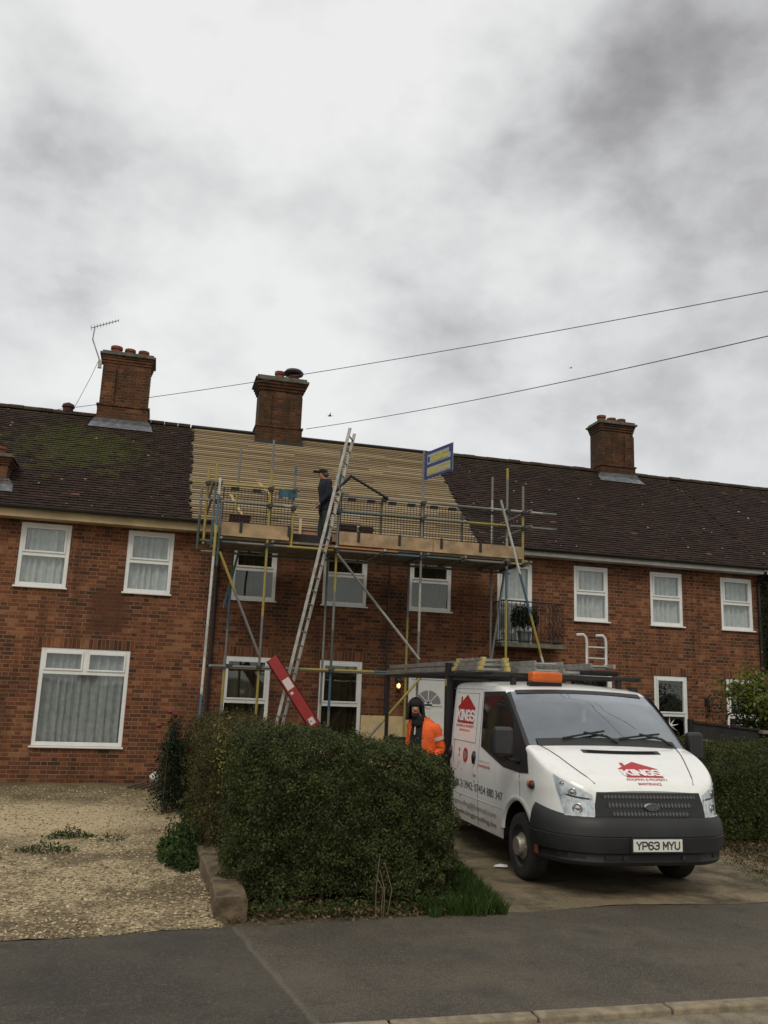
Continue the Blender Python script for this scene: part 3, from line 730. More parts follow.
mb, t = ridge_tiles(AX0-.2, .38); mb.build('ridge_tiles', 'tiles', ha, tint=t)
MB().box(AX0, 17.0, 4.80, .96, 17.03, 4.945).box(AX0, 17.031, 4.80, .96, YF-.002, 4.82).build('fascia', 'fascia_beige', ha)
MB().box(AX0, 16.994, 4.946, .96, 17.03, 4.975).build('fascia_trim', 'upvc_dim', ha)
gutter(ha, AX0, .9)
chimney(ha, -1.80, -.63, 20.48, 21.2, 7.5, 8.25, 9.28, 9.58, 'chimney_brick', [(-1.52, .24, .13), (-1.2, .21, .12), (-.88, .20, .12)], cap='cap', over=.05)
chimney(ha, -3.95, -3.03, 17.6, 18.2, 5.2, 5.62, 5.9, 6.12, 'chimney_brick', [(-3.7, .2, .12), (-3.3, .2, .12)], over=.06)
v_ = MB(); v_.lathe((-2.47, RIDGE_Y, RIDGE_Z+.03), (0,0,1), [(0, .12), (.1, .12), (.12, .15), (.19, .13), (.24, .03)], 14); v_.build('ridge_vent', 'maroon', ha)

# ------------------------------------------------------------------ middle house
BX0, BX1 = .96, 6.5
hb = thing('brick_house', (3.7, YF, 0), 'middle red brick house with its roof stripped to pale battens behind scaffolding', 'house', 'brick houses of the terrace')
wB = [(1.37, 2.26, *UP), (3.22, 4.15, *UP), (5.06, 6.0, *UP), (1.33, 2.26, .62, 2.43), (3.25, 4.13, .62, 2.43), (5.12, 6.0, .05, 2.2)]
house_shell(hb, BX0, BX1, wB, 'brick_mid')
for a, b in ((1.37, 2.26), (3.22, 4.15), (5.06, 6.0)):
    window(hb, a, b, *UP, transoms=(4.16,), curtain='blind', glass='glass_dark')
for a, b in ((1.33, 2.26), (3.25, 4.13)):
    window(hb, a, b, .62, 2.43, transoms=(1.56,), curtain='blind', glass='glass_dark')
    MB().box(a-.08, YF-.006, 2.435, b+.08, YF+.06, 2.61).build('lintel', 'soldier', hb)
# ground-floor blinds are added to lighten panes that came out black
# front door with sunburst fanlight
d = MB(); d.box(5.12, YF+.01, .05, 5.19, YF+.08, 2.2).box(5.93, YF+.01, .05, 6.0, YF+.08, 2.2).box(5.19, YF+.01, 2.13, 5.93, YF+.08, 2.2)
dr = MB(); dr.box(5.192, YF+.03, .06, 5.928, YF+.07, 2.128)
dd = dr.build('door', 'door', hb, bevel=.004); d.build('door_frame', 'upvc', dd, bevel=.004)
fan = MB(); cx, cz, n = 5.56, 1.64, 20
fan.add([(cx, YF+.022, cz)] + [(cx + .27*math.cos(math.pi*i/n), YF+.022, cz + .27*math.sin(math.pi*i/n)) for i in range(n+1)], [(0, i+2, i+1) for i in range(n)])
fan.build('fanlight', 'ink_grey', dd)
sb = MB(); sb.lathe((cx, YF+.012, cz-.01), (0,1,0), [(0, .085), (.01, .085)], 16)
for i in range(1, 4):
    a = math.pi*i/4; sb.bar((cx, YF+.016, cz), (cx+.27*math.cos(a), YF+.016, cz+.27*math.sin(a)), .018, .008)
sb.box(cx-.3, YF+.012, cz-.045, cx+.3, YF+.03, cz-.008); sb.build('fanlight_bars', 'door', dd)
pn = MB()
for a, b, c, e in ((5.27, 5.52, .25, .85), (5.6, 5.85, .25, .85), (5.27, 5.52, .98, 1.5), (5.6, 5.85, .98, 1.5)): pn.box(a, YF+.018, c, b, YF+.031, e)
pn.build('door_panel', 'door', dd, bevel=.01)
under_roof(hb, .45, 6.5).build('roof', 'felt', hb)
# battens: one slightly uneven row every 100 mm
bt = MB(); tt = []
k = 0; s = .03
while s < SLEN - .05:
    x = .47
    while x < 6.5:
        L = min(random.uniform(1.2, 3.6), 6.5 - x)
        p = Vector((x, EAVE_Y, EAVE_Z)) + SLD*(s + random.uniform(-.006, .006)) + SLN*.006; q = p + Vector((L-.004, 0, 0)) + SLD*random.uniform(-.006, .006)
        bt.bar(p, q, .05, .026, up=SLN); tt += [random.random()]*6; x += L
    s += .104
bt.build('roof_battens', 'batten', hb, tint=tt)
MB().box(.4, RIDGE_Y-.11, RIDGE_Z-.03, 6.46, RIDGE_Y+.09, RIDGE_Z+.035).build('ridge_strip', 'black', hb, bevel=.02)
MB().box(.97, 16.99, 4.80, 6.5, 17.02, 4.96).build('fascia', mat('pink_primed_board', (.36, .20, .15), .7, var=.2, vscale=3), hb)
chimney(hb, 1.94, 3.08, 20.46, 21.2, 7.4, 8.17, 9.08, 9.44, 'chimney_dirty', [(2.48, .27, .12), (2.83, .22, .13)], over=.09, lead=False)
cw = MB(); cw.lathe((2.83, 20.83, 9.64), (0,0,1), [(0, .08), (.03, .24), (.08, .26), (.15, .2), (.2, .05)], 16); cw.build('chimney_cowl', 'black', hb)
bs = MB(); bs.box(1.92, 20.38, 7.68, 3.11, 20.455, 7.76); bs.build('chimney_soaker', 'black', hb)
downpipe(hb, 1.06)
# small grey pipes beside the middle windows
MB().tube((4.62, YF-.03, .6), (4.62, YF-.03, 4.5), .018).build('soil_pipe', 'gutter', hb)

# ------------------------------------------------------------------ right house
hc = thing('brick_house', (10, YF, 0), 'right red brick terraced house with three upper net-curtained windows and a small balcony', 'house', 'brick houses of the terrace')
CX0, CX1 = 6.5, 13.62
wC = [(7.05, 7.87, 2.98, 4.7), (8.87, 9.71, *UP), (10.77, 11.6, *UP), (12.61, 13.46, *UP), (8.88, 9.78, .62, 2.43), (10.81, 11.65, .62, 2.43), (12.66, 13.5, .62, 2.43)]
house_shell(hc, CX0, CX1, wC, 'brick')
window(hc, 7.05, 7.87, 2.98, 4.7, transoms=(3.86,), curtain='curtain', sill=False)
for a, b in ((8.87, 9.71), (10.77, 11.6), (12.61, 13.46)):
    window(hc, a, b, *UP, transoms=(4.16,), curtain='curtain')
for a, b in ((8.88, 9.78), (10.81, 11.65), (12.66, 13.5)):
    fr = window(hc, a, b, .62, 2.43, transoms=(1.58,), curtain=None, glass='glass_dark')
    MB().box(a-.06, YF-.006, 2.435, b+.06, YF+.06, 2.61).build('lintel', 'soldier', hc)
# paper star in the lower pane
def star(x, z, r_):
    mb = MB(); y = YF+.034; c = [(x, y-.03, z)]; n = 9
    for i in range(2*n):
        a = math.pi*i/n + .2; rr = r_*(1 if i % 2 == 0 else .26)*(1 - .15*((i//2) % 2)); c.append((x+rr*math.cos(a), y, z+rr*math.sin(a)))
    mb.add(c, [(0, 1+(i+1) % (2*n), 1+i) for i in range(2*n)]); return mb
o = star(11.2, 1.34, .23).build('window_star', 'white_pot'); tag(o, 'large white paper star hanging in the lower pane of the window behind the van', 'star decoration', 'white stars in the windows')
o = star(12.95, 1.4, .13).build('window_star', 'white_pot'); tag(o, 'small white star in the far right lower pane above the dark fence', 'star decoration', 'white stars in the windows')
mb, t = roof_tiles(6.5, CX1, jag0=.05, seed=2); mb.build('roof', 'tiles', hc, tint=t)
under_roof(hc, 6.5, CX1).build('roof_underlay', 'felt', hc)
mb, t = ridge_tiles(6.5, CX1); mb.build('ridge_tiles', 'tiles', hc, tint=t)
MB().box(6.95, 17.0, 4.86, CX1, 17.03, 4.955).build('fascia', 'fascia_white', hc)
MB().box(6.95, 17.031, 4.86, CX1, YF-.002, 4.88).build('soffit', 'upvc_dim', hc)
gutter(hc, 6.95, 13.6)
chimney(hc, 11.33, 12.38, 20.5, 21.2, 7.5, 8.15, 9.12, 9.42, 'chimney_old', [(11.55, .22, .12), (11.86, .18, .12), (12.16, .18, .12)], over=.05)
downpipe(hc, 13.60)
sat = MB(); sat.tube((9.85, 18.35, 6.08), (9.85, 18.0, 5.95), .01); 
# balcony
bal = MB(); bal.box(6.93, 16.75, 2.86, 8.4, YF, 2.95); b_ = bal.build('balcony', mat('mossy_concrete', (.13, .13, .09), .9, var=.35, vscale=8), hc, bevel=.01)
rl = MB(); x0, x1, yb, z0, z1 = 6.98, 8.35, 16.8, 2.95, 3.82
for x in np.arange(x0, 7.95, .095): rl.tube((x, yb, z0), (x, yb, z1), .008, 6)
for y in np.arange(yb, YF, .1): rl.tube((x0, y, z0), (x0, y, z1), .008, 6); rl.tube((x1, y, z0), (x1, y, z1), .008, 6)
for z in (z0+.05, z1): rl.tube((x0, yb, z), (x1, yb, z), .013, 8); rl.tube((x0, yb, z), (x0, YF, z), .013, 8); rl.tube((x1, yb, z), (x1, YF, z), .013, 8)
for cx_ in (8.03, 8.12, 8.21, 8.30):   # ornate scrolled panel
    pts = [(cx_ + .045*math.sin(k*.9), yb, z0 + .05 + k*.041) for k in range(21)]; rl.path(pts, .011, 6)
    rl.tube((cx_, yb, z0), (cx_, yb, z1), .009, 6)
rl.build('railing', 'black', b_)
# ------------------------------------------------------------------ far right house
hd = thing('brick_house', (18, YF, 0), 'last brick house of the row, only its tiled roof edge showing at far right', 'house', 'brick houses of the terrace')
house_shell(hd, 13.64, 23, [(15, 15.9, *UP), (17.5, 18.4, *UP)], 'brick', gable_right=True)
for a in (15, 17.5): window(hd, a, a+.9, *UP, transoms=(4.16,))
mb, t = roof_tiles(CX1+.006, 23.2, seed=4); mb.build('roof', 'tiles', hd, tint=t)
under_roof(hd, CX1+.006, 23.2).build('roof_underlay', 'felt', hd)
mb, t = ridge_tiles(CX1+.006, 23.2); mb.build('ridge_tiles', 'tiles', hd, tint=t)
MB().box(13.66, 17.0, 4.86, 23, 17.03, 4.955).build('fascia', 'fascia_white', hd)
gutter(hd, 13.66, 23)

# ------------------------------------------------------------------ lanterns, aerial, wires, birds
def lantern(x, y, z, m_, label, lit):
    r_ = thing('wall_lantern', (x, y, z), label, 'wall lamp', 'wall lanterns')
    mb = MB(); mb.tube((x, YF-.005, z+.1), (x, y, z+.12), .012); mb.box(x-.04, YF-.02, z-.02, x+.04, YF-.001, z+.16)
    mb.lathe((x, y, z+.1), (0,0,1), [(0, .085), (.02, .08), (.09, .02), (.12, .012)], 8)
    mb.lathe((x, y, z-.15), (0,0,1), [(0, .01), (.03, .045), (.05, .05)], 8)
    for k in range(6):
        a = k*math.pi/3; mb.tube((x+.048*math.cos(a), y+.048*math.sin(a), z-.1), (x+.072*math.cos(a), y+.072*math.sin(a), z+.1), .006, 5)
    mb.build('lantern_frame', 'black', r_)
    g = MB(); g.lathe((x, y, z-.09), (0,0,1), [(.03, .01), (.05, .032), (.10, .036), (.13, .01)], 12); g.build('lantern_lamp', m_, r_, smooth=True)
lantern(4.87, YF-.13, 1.99, 'lantern_glow', 'lit black wall lantern glowing warm beside the white front door', True)
lantern(12.12, YF-.12, 1.82, 'black_plastic', 'unlit dark wall lantern between the two lower right windows', False)
ae = thing('tv_aerial', (-1.86, 20.45, 9.25), 'thin bent television aerial fixed to the leftmost brick chimney', 'aerial')
mb = MB(); mb.path([(-1.83, 20.45, 9.1), (-1.87, 20.43, 9.32), (-2.06, 20.43, 9.78), (-2.04, 20.43, 10.1)], .016, 6); mb.box(-1.88, 20.42, 9.1, -1.8, 20.5, 9.3); mb.build('mast', 'alu', ae)
mb = MB(); A0, A1 = Vector((-2.12, 20.43, 10.06)), Vector((-1.52, 20.43, 10.34)); mb.tube(A0, A1, .010, 6)
for k in range(10):
    p = A0.lerp(A1, k/9); L = .16 - .008*k; mb.tube(p + Vector((0, -L, 0)), p + Vector((0, L, 0)), .005, 5)
    mb.tube(p + Vector((0, 0, -.035)), p + Vector((0, 0, .035)), .005, 5)
mb.build('antenna_boom', 'alu', ae)
mb = MB(); mb.path([(-1.88, 20.42, 9.25), (-2.0, 20.5, 8.9), (-2.2, 20.6, 8.4), (-2.38, 20.7, 7.98)], .006, 5); o = mb.build('stay_wire', 'cable', ae)
def cable(pts, label, r_=.0075):
    a, b = Vector(pts[0]), Vector(pts[1]); P = []
    for i in range(41):
        t = i/40; p = a.lerp(b, t); p.z -= pts[2]*4*t*(1-t); P.append(p)
    o = MB().path(P, r_, 6).build('overhead_cable', 'cable'); return tag(o, label, 'cable', 'overhead cables')
C1 = lambda p: Vector(p)
# both run from beyond the right edge over the roofs
a, b = Vector((-2.29, 16.0, 6.59)), Vector((13.28, 16.0, 11.56))
def ray_pt(x, y, Y):
    d_ = dirpx(x, y); t = Y/d_.y; return Vector((0, 0, H)) + d_*t
cable((ray_pt(45, 411, 23.5), ray_pt(840, 277, 10.0), .16), 'upper thin overhead cable crossing the sky from behind the left chimney')
cable((ray_pt(306, 429, 20.9), ray_pt(840, 319, 9.0), .12), 'lower thin overhead cable running from the middle chimney to the right')
def bird(p, s, label):
    mb = MB(); x, y, z = p
    mb.path([(x-.16*s, y, z-.01*s), (x-.08*s, y, z), (x+.05*s, y, z+.015*s), (x+.13*s, y, z+.02*s)], [.01*s, .045*s, .045*s, .015*s], 8)
    mb.add([(x-.05*s, y, z+.02*s), (x+.05*s, y, z+.02*s), (x-.02*s, y-.3*s, z+.14*s), (x-.1*s, y-.5*s, z+.05*s), (x-.02*s, y+.28*s, z+.16*s), (x-.1*s, y+.45*s, z+.08*s)], [(0,1,2), (0,2,3), (1,0,4), (4,0,5)])
    mb.add([(x+.1*s, y, z+.02*s), (x+.24*s, y-.05*s, z+.03*s), (x+.24*s, y+.05*s, z+.03*s)], [(0,1,2)])
    tag(mb.build('bird', 'black'), label, 'bird', 'birds in flight')
bird(ray_pt(330, 416, 24), .45, 'small dark bird flying just right of the middle chimney')
bird(ray_pt(571, 368, 40), .5, 'tiny distant bird between the two cables')
# ------------------------------------------------------------------ scaffold
sc = thing('scaffold', (3.8, 16.2, 0), 'tube scaffold with boarded platform and mesh guards across the middle house', 'scaffold')
def pole(name, p, q, m_='pole_a', r_=.0242, parent=sc): return MB().tube(p, q, r_, 10).build(name, m_, parent, smooth=False)
OY, IY = 15.6, 16.8
pole('standard', (.80, 14.75, .03), (.89, 15.5, 5.55), 'pole_w')
ft = MB(); ft.box(.72, 14.67, .0, .88, 14.83, .02); ft.lathe((.80, 14.75, .02), (0,0,1), [(0, .05), (.1, .035)], 10); ft.build('base_plate', 'pole_w', sc)
for x, zt, m_ in ((1.83, 6.4, 'pole_y'), (3.13, 6.37, 'pole_b'), (4.78, 6.5, 'pole_c'), (6.54, 6.34, 'pole_a')):
    pole('standard', (x, OY, 0), (x, OY, zt), m_)
for x, z0, zt, y, m_ in ((.69, 4.35, 5.74, OY+.1, 'pole_y'), (.82, 4.3, 5.87, OY-.06, 'pole_b'), (2.27, 4.4, 5.94, OY, 'pole_b'), (6.88, 4.35, 6.0, OY, 'pole_y'), (.95, 3.95, 5.2, OY-.05, 'pole_b'), (.60, 4.3, 5.5, 16.1, 'pole_b')):
    pole('standard', (x, y, z0), (x, y, zt), m_)
for x, zt, m_ in ((1.32, 6.5, 'pole_b'), (3.2, 4.5, 'pole_c'), (4.9, 4.5, 'pole_y'), (6.7, 6.45, 'pole_c')):
    pole('standard', (x, IY, 0), (x, IY, zt), m_)
for x0, x1, z, y, m_ in ((.40, 2.36, 5.45, OY-.05, 'pole_y'), (3.08, 7.58, 5.45, OY-.05, 'pole_c'), (.42, 2.32, 5.13, OY-.05, 'pole_c'), (3.1, 7.58, 5.14, OY-.05, 'pole_b'),
                         (.62, 7.0, 4.39, OY-.05, 'pole_b'), (.95, 4.25, 2.19, OY-.05, 'pole_a'), (.7, 7.1, 4.37, IY-.05, 'pole_c'), (1.1, 6.9, 2.19, IY-.05, 'pole_c')):
    pole('ledger', (x0, y, z), (x1, y, z+.02), m_)
for x in (.98, 1.9, 3.06, 4.0, 4.85, 5.6, 6.47, 6.95): pole('transom', (x, 15.35, 4.44), (x, 17.15, 4.44), 'pole_c')
for x, z in ((.78, 5.45), (.76, 5.13), (6.93, 5.45), (6.93, 5.14)): pole('guard_rail', (x, 15.3, z), (x, 16.95, z), 'pole_b')
for p, q, m_ in (((.98, 15.5, 4.2), (1.8, 15.52, 2.42), 'pole_y'), ((3.12, 15.52, 4.34), (4.78, 15.52, 2.47), 'pole_a'), ((4.82, 15.5, 2.15), (3.9, 15.5, 1.08), 'pole_y'),
                 ((6.28, 15.3, 5.6), (7.9, 15.3, .02), 'pole_w'), ((7.0, 16.75, 4.6), (6.62, 16.75, 2.0), 'pole_c'), ((1.47, 16.4, 4.75), (1.2, 16.6, 3.3), 'pole_b')):
    pole('brace', p, q, m_)
pole('boom_bar', (3.02, 15.55, 5.5), (3.32, 15.5, 5.84), 'black', .03); pole('boom_bar', (3.30, 15.5, 5.84), (4.06, 15.5, 5.46), 'black', .026)
cp = []
for x, z in ((.86, 4.4), (.87, 5.13), (.88, 5.45), (1.83, 5.45), (1.83, 5.13), (1.83, 4.4), (1.83, 2.2), (3.13, 5.45), (3.13, 5.14), (3.13, 4.4), (3.13, 2.2), (2.27, 5.45), (2.27, 5.13), (4.78, 5.45), (4.78, 5.14), (4.78, 4.4), (6.54, 5.45), (6.54, 5.14), (6.54, 4.4), (6.88, 5.45), (6.88, 5.14), (6.88, 4.4), (4.0, 4.4), (5.6, 4.4), (1.3, 2.2), (.78, 4.35), (.69, 5.45), (4.0, 5.45)):
    mb = MB(); y = OY-.03; mb.obox((x, y, z), (1,.1,.2), (0,1,0), (-.2,0,1), .045, .055, .038); mb.obox((x+.02, y-.03, z+.02), (1,.3,.4), (0,1,0), (-.4,0,1), .055, .02, .018)
    mb.tube((x-.05, y-.05, z), (x-.05, y+.05, z+.03), .014, 6); mb.build('coupler', 'coupler', sc, bevel=.006)
for k in range(6):
    y0 = 15.62 + k*.232
    for xa, xb in ((.9, 3.9), (3.91, 6.98)): MB().box(xa + random.uniform(-.1, .05), y0, 4.47, xb + random.uniform(0, .02), y0+.225, 4.508).build('scaffold_board', 'plank', sc, bevel=.004)
MB().box(.93, 15.565, 4.512, 2.22, 15.605, 4.765).build('toe_board', 'board', sc, bevel=.004)
MB().box(3.16, 15.565, 4.512, 5.0, 15.605, 4.765).build('toe_board', 'board', sc, bevel=.004)
MB().box(5.01, 15.56, 4.512, 6.86, 15.60, 4.755).build('toe_board', 'board', sc, bevel=.004)
MB().box(2.9, 15.5, 4.44, 4.3, 15.72, 4.468).build('edge_board', 'orange_board', sc, bevel=.004)
MB().box(2.25, 15.95, 4.509, 3.1, 15.99, 4.72).build('toe_board', 'fence_dark', sc)
def guard(x0, x1, z0=4.70, z1=5.42, y=15.64):
    mb = MB(); r_ = .0052
    for x in np.arange(x0+.01, x1, .062): mb.tube((x, y, z0), (x, y, z1), r_, 4, cap=False)
    for z in np.arange(z0+.01, z1, .075): mb.tube((x0, y+.004, z), (x1, y+.004, z), r_, 4, cap=False)
    for x in (x0, x1): mb.tube((x, y, z0), (x, y, z1), .008, 5)
    for z in (z0, z1): mb.tube((x0, y, z), (x1, y, z), .008, 5)
    for x in (x0+.2, x1-.2): mb.box(x-.075, y-.05, z1-.05, x+.075, y+.02, z1+.01)
    for x in (x0+.35,): mb.box(x-.026, 15.545, z0-.11, x+.026, 15.562, z0+.09)
    g = mb.build('mesh_guard', 'black', sc)
for x0 in (3.18, 3.98, 4.82, 5.62): guard(x0, x0+.78)
guard(.98, 1.78); guard(1.86, 2.26)
for z in (4.74, 4.86, 5.0): MB().box(1.0, 16.88, z, 1.9, 16.9, z+.03)
# sign on the pole
sg = thing('hanging_sign', (4.78, 15.6, 5.9), 'blue framed board with yellow lettering fixed high on a scaffold pole', 'sign')
sa = Vector((4.80, 15.56, 0)); sd = Vector((.25, -.9, 0)).normalized(); sn = Vector((-.9, -.25, 0)).normalized(); L_, z0, z1 = .94, 5.92, 6.46
def sq(a, b, c, d, off, th, name, m_, par):
    mb = MB(); ce = sa + sd*((a+b)/2) + Vector((0, 0, (c+d)/2)) + sn*off; mb.obox(ce, sd, sn, (0,0,1), (b-a)/2, th/2, (d-c)/2); return mb.build(name, m_, par)
pan = sq(0, L_, z0, z1, 0, .012, 'panel', 'sign_face', sg)
mb = MB()
for a, b, c, d in ((0, .07, z0, z1), (L_-.06, L_, z0, z1), (.07, L_-.06, z1-.05, z1), (.07, L_-.06, z0, z0+.05), (.07, L_-.06, 6.15, 6.20)):
    mb.obox(sa + sd*((a+b)/2) + Vector((0, 0, (c+d)/2)) + sn*.008, sd, sn, (0,0,1), (b-a)/2, .006, (d-c)/2)
mb.build('border', 'sign_blue', pan)
mb = MB(); rs = random.Random(5)
for (za, zb, xa, xb, n) in ((6.23, 6.35, .2, .8, 9), (6.00, 6.11, .12, .45, 5), (6.00, 6.11, .5, .85, 6)):
    w = (xb-xa)/n
    for k in range(n):
        xx = xa + w*(k+.45); zz = (za+zb)/2 + rs.uniform(-.005, .005); hh = (zb-za)/2
        for (dx, dz, ww, h2) in rs.choice([((-.28, 0, .13, 1), (.28, 0, .13, 1), (0, 0, .3, .15)), ((-.28, 0, .13, 1), (0, .85, .4, .15), (0, -.85, .4, .15)), ((0, 0, .14, 1), (0, .85, .4, .15)), ((-.28, 0, .13, 1), (.28, 0, .13, 1), (0, -.85, .35, .15))]):
            mb.obox(sa + sd*(xx + dx*w) + Vector((0, 0, zz + dz*hh)) + sn*.009, sd, sn, (0,0,1), ww*w, .004, h2*hh)
mb.build('lettering', 'sign_yellow', pan)
mb = MB()
for xx in (.13, .85): mb.obox(sa + sd*xx + Vector((0, 0, 6.36 if xx > .5 else 6.30)) + sn*.009, sd, sn, (0,0,1), .03, .004, .05)
mb.build('emblem', 'sign_blue', pan)

# ------------------------------------------------------------------ ladders
def ladder(p, q, side, width, label, m_='alu', group=None, sp=.25, depth=.058, name='ladder', thick=.026, root=None):
    p, q, side = Vector(p), Vector(q), Vector(side).normalized(); a = (q-p).normalized(); nrm = a.cross(side).normalized()
    r_ = root or thing(name, p, label, 'ladder', group)
    for s in (0, width): MB().bar(p + side*s, q + side*s, thick, depth, up=nrm).build('stile', m_, r_, bevel=.004)
    L = (q-p).length; k = .16
    while k < L - .05:
        MB().tube(p + a*k - side*.012, p + a*k + side*(width+.012), .015, 8).build('rung', m_, r_); k += sp
    return r_
ladder((1.90, 15.15, .0), (3.19, 15.2, 6.68), (.16, .33, 0), .37, 'long silver ladder leaning up to the roof platform beside the roofer', name='leaning_ladder')
rb = thing('red_board', (3.6, 14.9, 0), 'red painted board with white stickers leaning diagonally across the foot of the ladder', 'board')
P0, P1 = Vector((3.66, 14.95, .02)), Vector((1.96, 14.95, 2.35)); ax = (P1-P0).normalized(); wv = Vector((ax.z, 0, -ax.x))
mb = MB(); mb.bar(P0, P1, .21, .02, up=(0,1,0)); b1 = mb.build('panel', 'redboard', rb, bevel=.004)
mb = MB(); 
for s in (-.095, .095): mb.bar(P0 + wv*s + Vector((0, .03, 0)), P1 + wv*s + Vector((0, .03, 0)), .018, .08, up=(0,1,0))
mb.build('side_flange', 'redboard', rb, bevel=.003)
mb = MB()
def stick(t, L, w, dx=0):
    c = P1 + (P0-P1).normalized()*t + Vector((0, -.0125, 0)) + wv*dx; mb.obox(c, ax, wv, (0,1,0), L/2, w/2, .001)
stick(.52, .20, .13); stick(.69, .045, .05, -.03); stick(1.27, .12, .10)
mb.build('sticker', 'sticker', b1)

# ------------------------------------------------------------------ loose things on the platform and roof
for i, (x, z, w) in enumerate(((1.32, 4.51, .38), (3.36, 4.51, .34), (3.72, 4.51, .26))):
    mb = MB(); 
    for k in range(int((.44 if i == 0 else .42)/.018)):
        jx = random.uniform(-.012, .012); mb.box(x - w/2 + jx, 15.70 + random.uniform(-.01, .01), z + k*.018 + .001, x + w/2 + jx, 15.87, z + (k+1)*.018 - .003)
    tag(mb.build('tile_stack', 'maroon'), ('stack of dark red roof tiles behind the left mesh guard', 'stack of dark red roof tiles just right of the ladder top', 'smaller stack of dark roof tiles second from the ladder')[i], 'tile stack', 'tile stacks on the platform')
n_ = 0
for p, q, lab in (((1.22, 17.3, 5.65), (1.52, 17.05, 5.12), 'pale offcut of batten propped on the stripped roof at left'), ((1.84, 18.0, 6.12), (2.12, 17.95, 5.85), 'short pale batten lying askew on the stripped roof below the middle chimney'),
                  ((2.60, 16.75, 4.52), (2.62, 16.9, 5.2), 'upright pale batten standing on the platform behind the roofer')):
    tag(MB().bar(p, q, .05, .025).build('loose_batten', 'ply'), lab, 'timber batten', 'loose battens')
mb = MB(); mb.add([(1.98 + .33*i/6, 15.52 + .015*math.sin(i*1.7), 5.47 - (.17 + .04*math.sin(i*2.1))*j) for j in (0, 1) for i in range(7)], [(i, 7+i, 8+i, i+1) for i in range(6)])
o = mb.build('plastic_sheet', 'blue_sheet'); md = o.modifiers.new('s', 'SOLIDIFY'); md.thickness = .01
tag(o, 'blue plastic sheet slung over the guard rail left of the roofer', 'plastic sheet')
mb = MB(); mb.obox((4.7, 17.12, .72), (1,0,0), (0,.98,.1), (0,-.1,1), .62, .012, .66)
tag(mb.build('plywood_sheet', 'ply', bevel=.003), 'new plywood sheet leaning on the wall left of the front door', 'plywood')

# ------------------------------------------------------------------ the van
VX, VY = 4.925, 7.93
M['side_glass_m'] = mat('dark_side_glass', (.012, .014, .015), .06, spec=.6)
van = thing('tipper_van', (VX, VY+2.5, 0), 'white crew-cab roofing van with red house logo and orange roof beacon parked on the drive', 'van')
def lerp_tab(tab, s):
    if s <= tab[0][0]: return tab[0][1]
    for (a, u), (b, v) in zip(tab, tab[1:]):
        if s <= b: 
            t = (s-a)/(b-a); return u + (v-u)*t
    return tab[-1][1]
ZT = [(0, 1.0), (.03, 1.045), (.07, 1.085), (.12, 1.115), (.18, 1.14), (.3, 1.19), (.52, 1.28), (.70, 1.34), (.86, 1.385), (1.0, 1.505), (1.2, 1.67), (1.42, 1.84), (1.58, 1.945), (1.66, 1.98), (1.8, 2.01), (2.1, 2.035), (2.6, 2.05), (3.2, 2.045), (3.42, 2.03)]
PW = [(0, .585), (.03, .675), (.07, .755), (.12, .815), (.18, .862), (.25, .90), (.33, .932), (.42, .955), (.52, .970), (.64, .98), (.78, .985)]
def plan_w(s):
    return lerp_tab(PW, s)
WC, WR, WZ = 1.03, .43, .37
def zbot(s):
    d = abs(s - WC); 
    if d < WR: return max(.33, WZ + math.sqrt(WR*WR - d*d))
    return .33 if s > WC else .50
def hw(s, z):
    w = plan_w(s)
    if z < .7: w -= .02*((.7-z)/.4)**2
    if z > 1.12:
        t = (z-1.12)/.9; w -= .07*t**1.25 * min(1, max(.15, s/.9))
    if .80 < z < .88: w -= 0
    # slight shoulder crease below the windows
    w += .008*math.exp(-((z-1.02)/.05)**2)
    return w
def lean(s, z, x=0.): return (.20*max(0, z-.76))*max(0, 1 - s/.7)
def bow(s, x): return .05*min(1., abs(x)/.985)**2*max(0, 1 - s/.62)
def vp(sx, s, z, off=0.):  # point on the flank; sx = -1 (our left) or +1
    return (VX + sx*(hw(s, z)+off), VY + s + lean(s, z) + bow(s, hw(s, z)), z)
stations = sorted({0, .03, .07, .12, .18, .25, .33, .42, .52, .60, .61, .64, .68, .72, .78, .86, .92, 1.0, 1.08, 1.16, 1.24, 1.30, 1.36, 1.40, 1.43, 1.455, 1.47, 1.58, 1.66, 1.73, 1.8, 1.95, 2.1, 2.3, 2.6, 2.9, 3.15, 3.3, 3.38, 3.42})
NS, NC, NT = 12, 4, 7
def section(s):
    zt = lerp_tab(ZT, s); zb = zbot(s); r_ = .05 if s < 1.3 else .05 + .05*min(1, (s-1.3)/.6)
    pts = []
    shrink = 0 if s < 3.3 else .03*((s-3.3)/.12)**2
    zs = zt - r_
    for i in range(NS+1):
        z = zb + (zs-zb)*i/NS; pts.append((hw(s, z)-shrink, z))
    w0 = hw(s, zs) - shrink
    crown = .02 if s < .86 else (.035 if s > 1.6 else .02 + .015*(s-.86)/.74)
    for i in range(1, NC+1):
        a = math.pi/2*i/NC; pts.append((w0 - r_*(1-math.cos(a)), zs + (r_ - crown*.2)*math.sin(a)))
    xe, ze = pts[-1]
    for i in range(1, NT+1):
        t = i/NT; x = xe*(1-t); pts.append((x, ze + crown*(1 - (x/xe)**2)))
    return pts
secs = [section(s) for s in stations]; K = len(secs[0])
body, wsg, trims = MB(), MB(), {-1: MB(), 1: MB()}
def ring(k, sx): return [(VX + sx*x, VY + stations[k] + lean(stations[k], z) + bow(stations[k], x), z) for x, z in secs[k]]
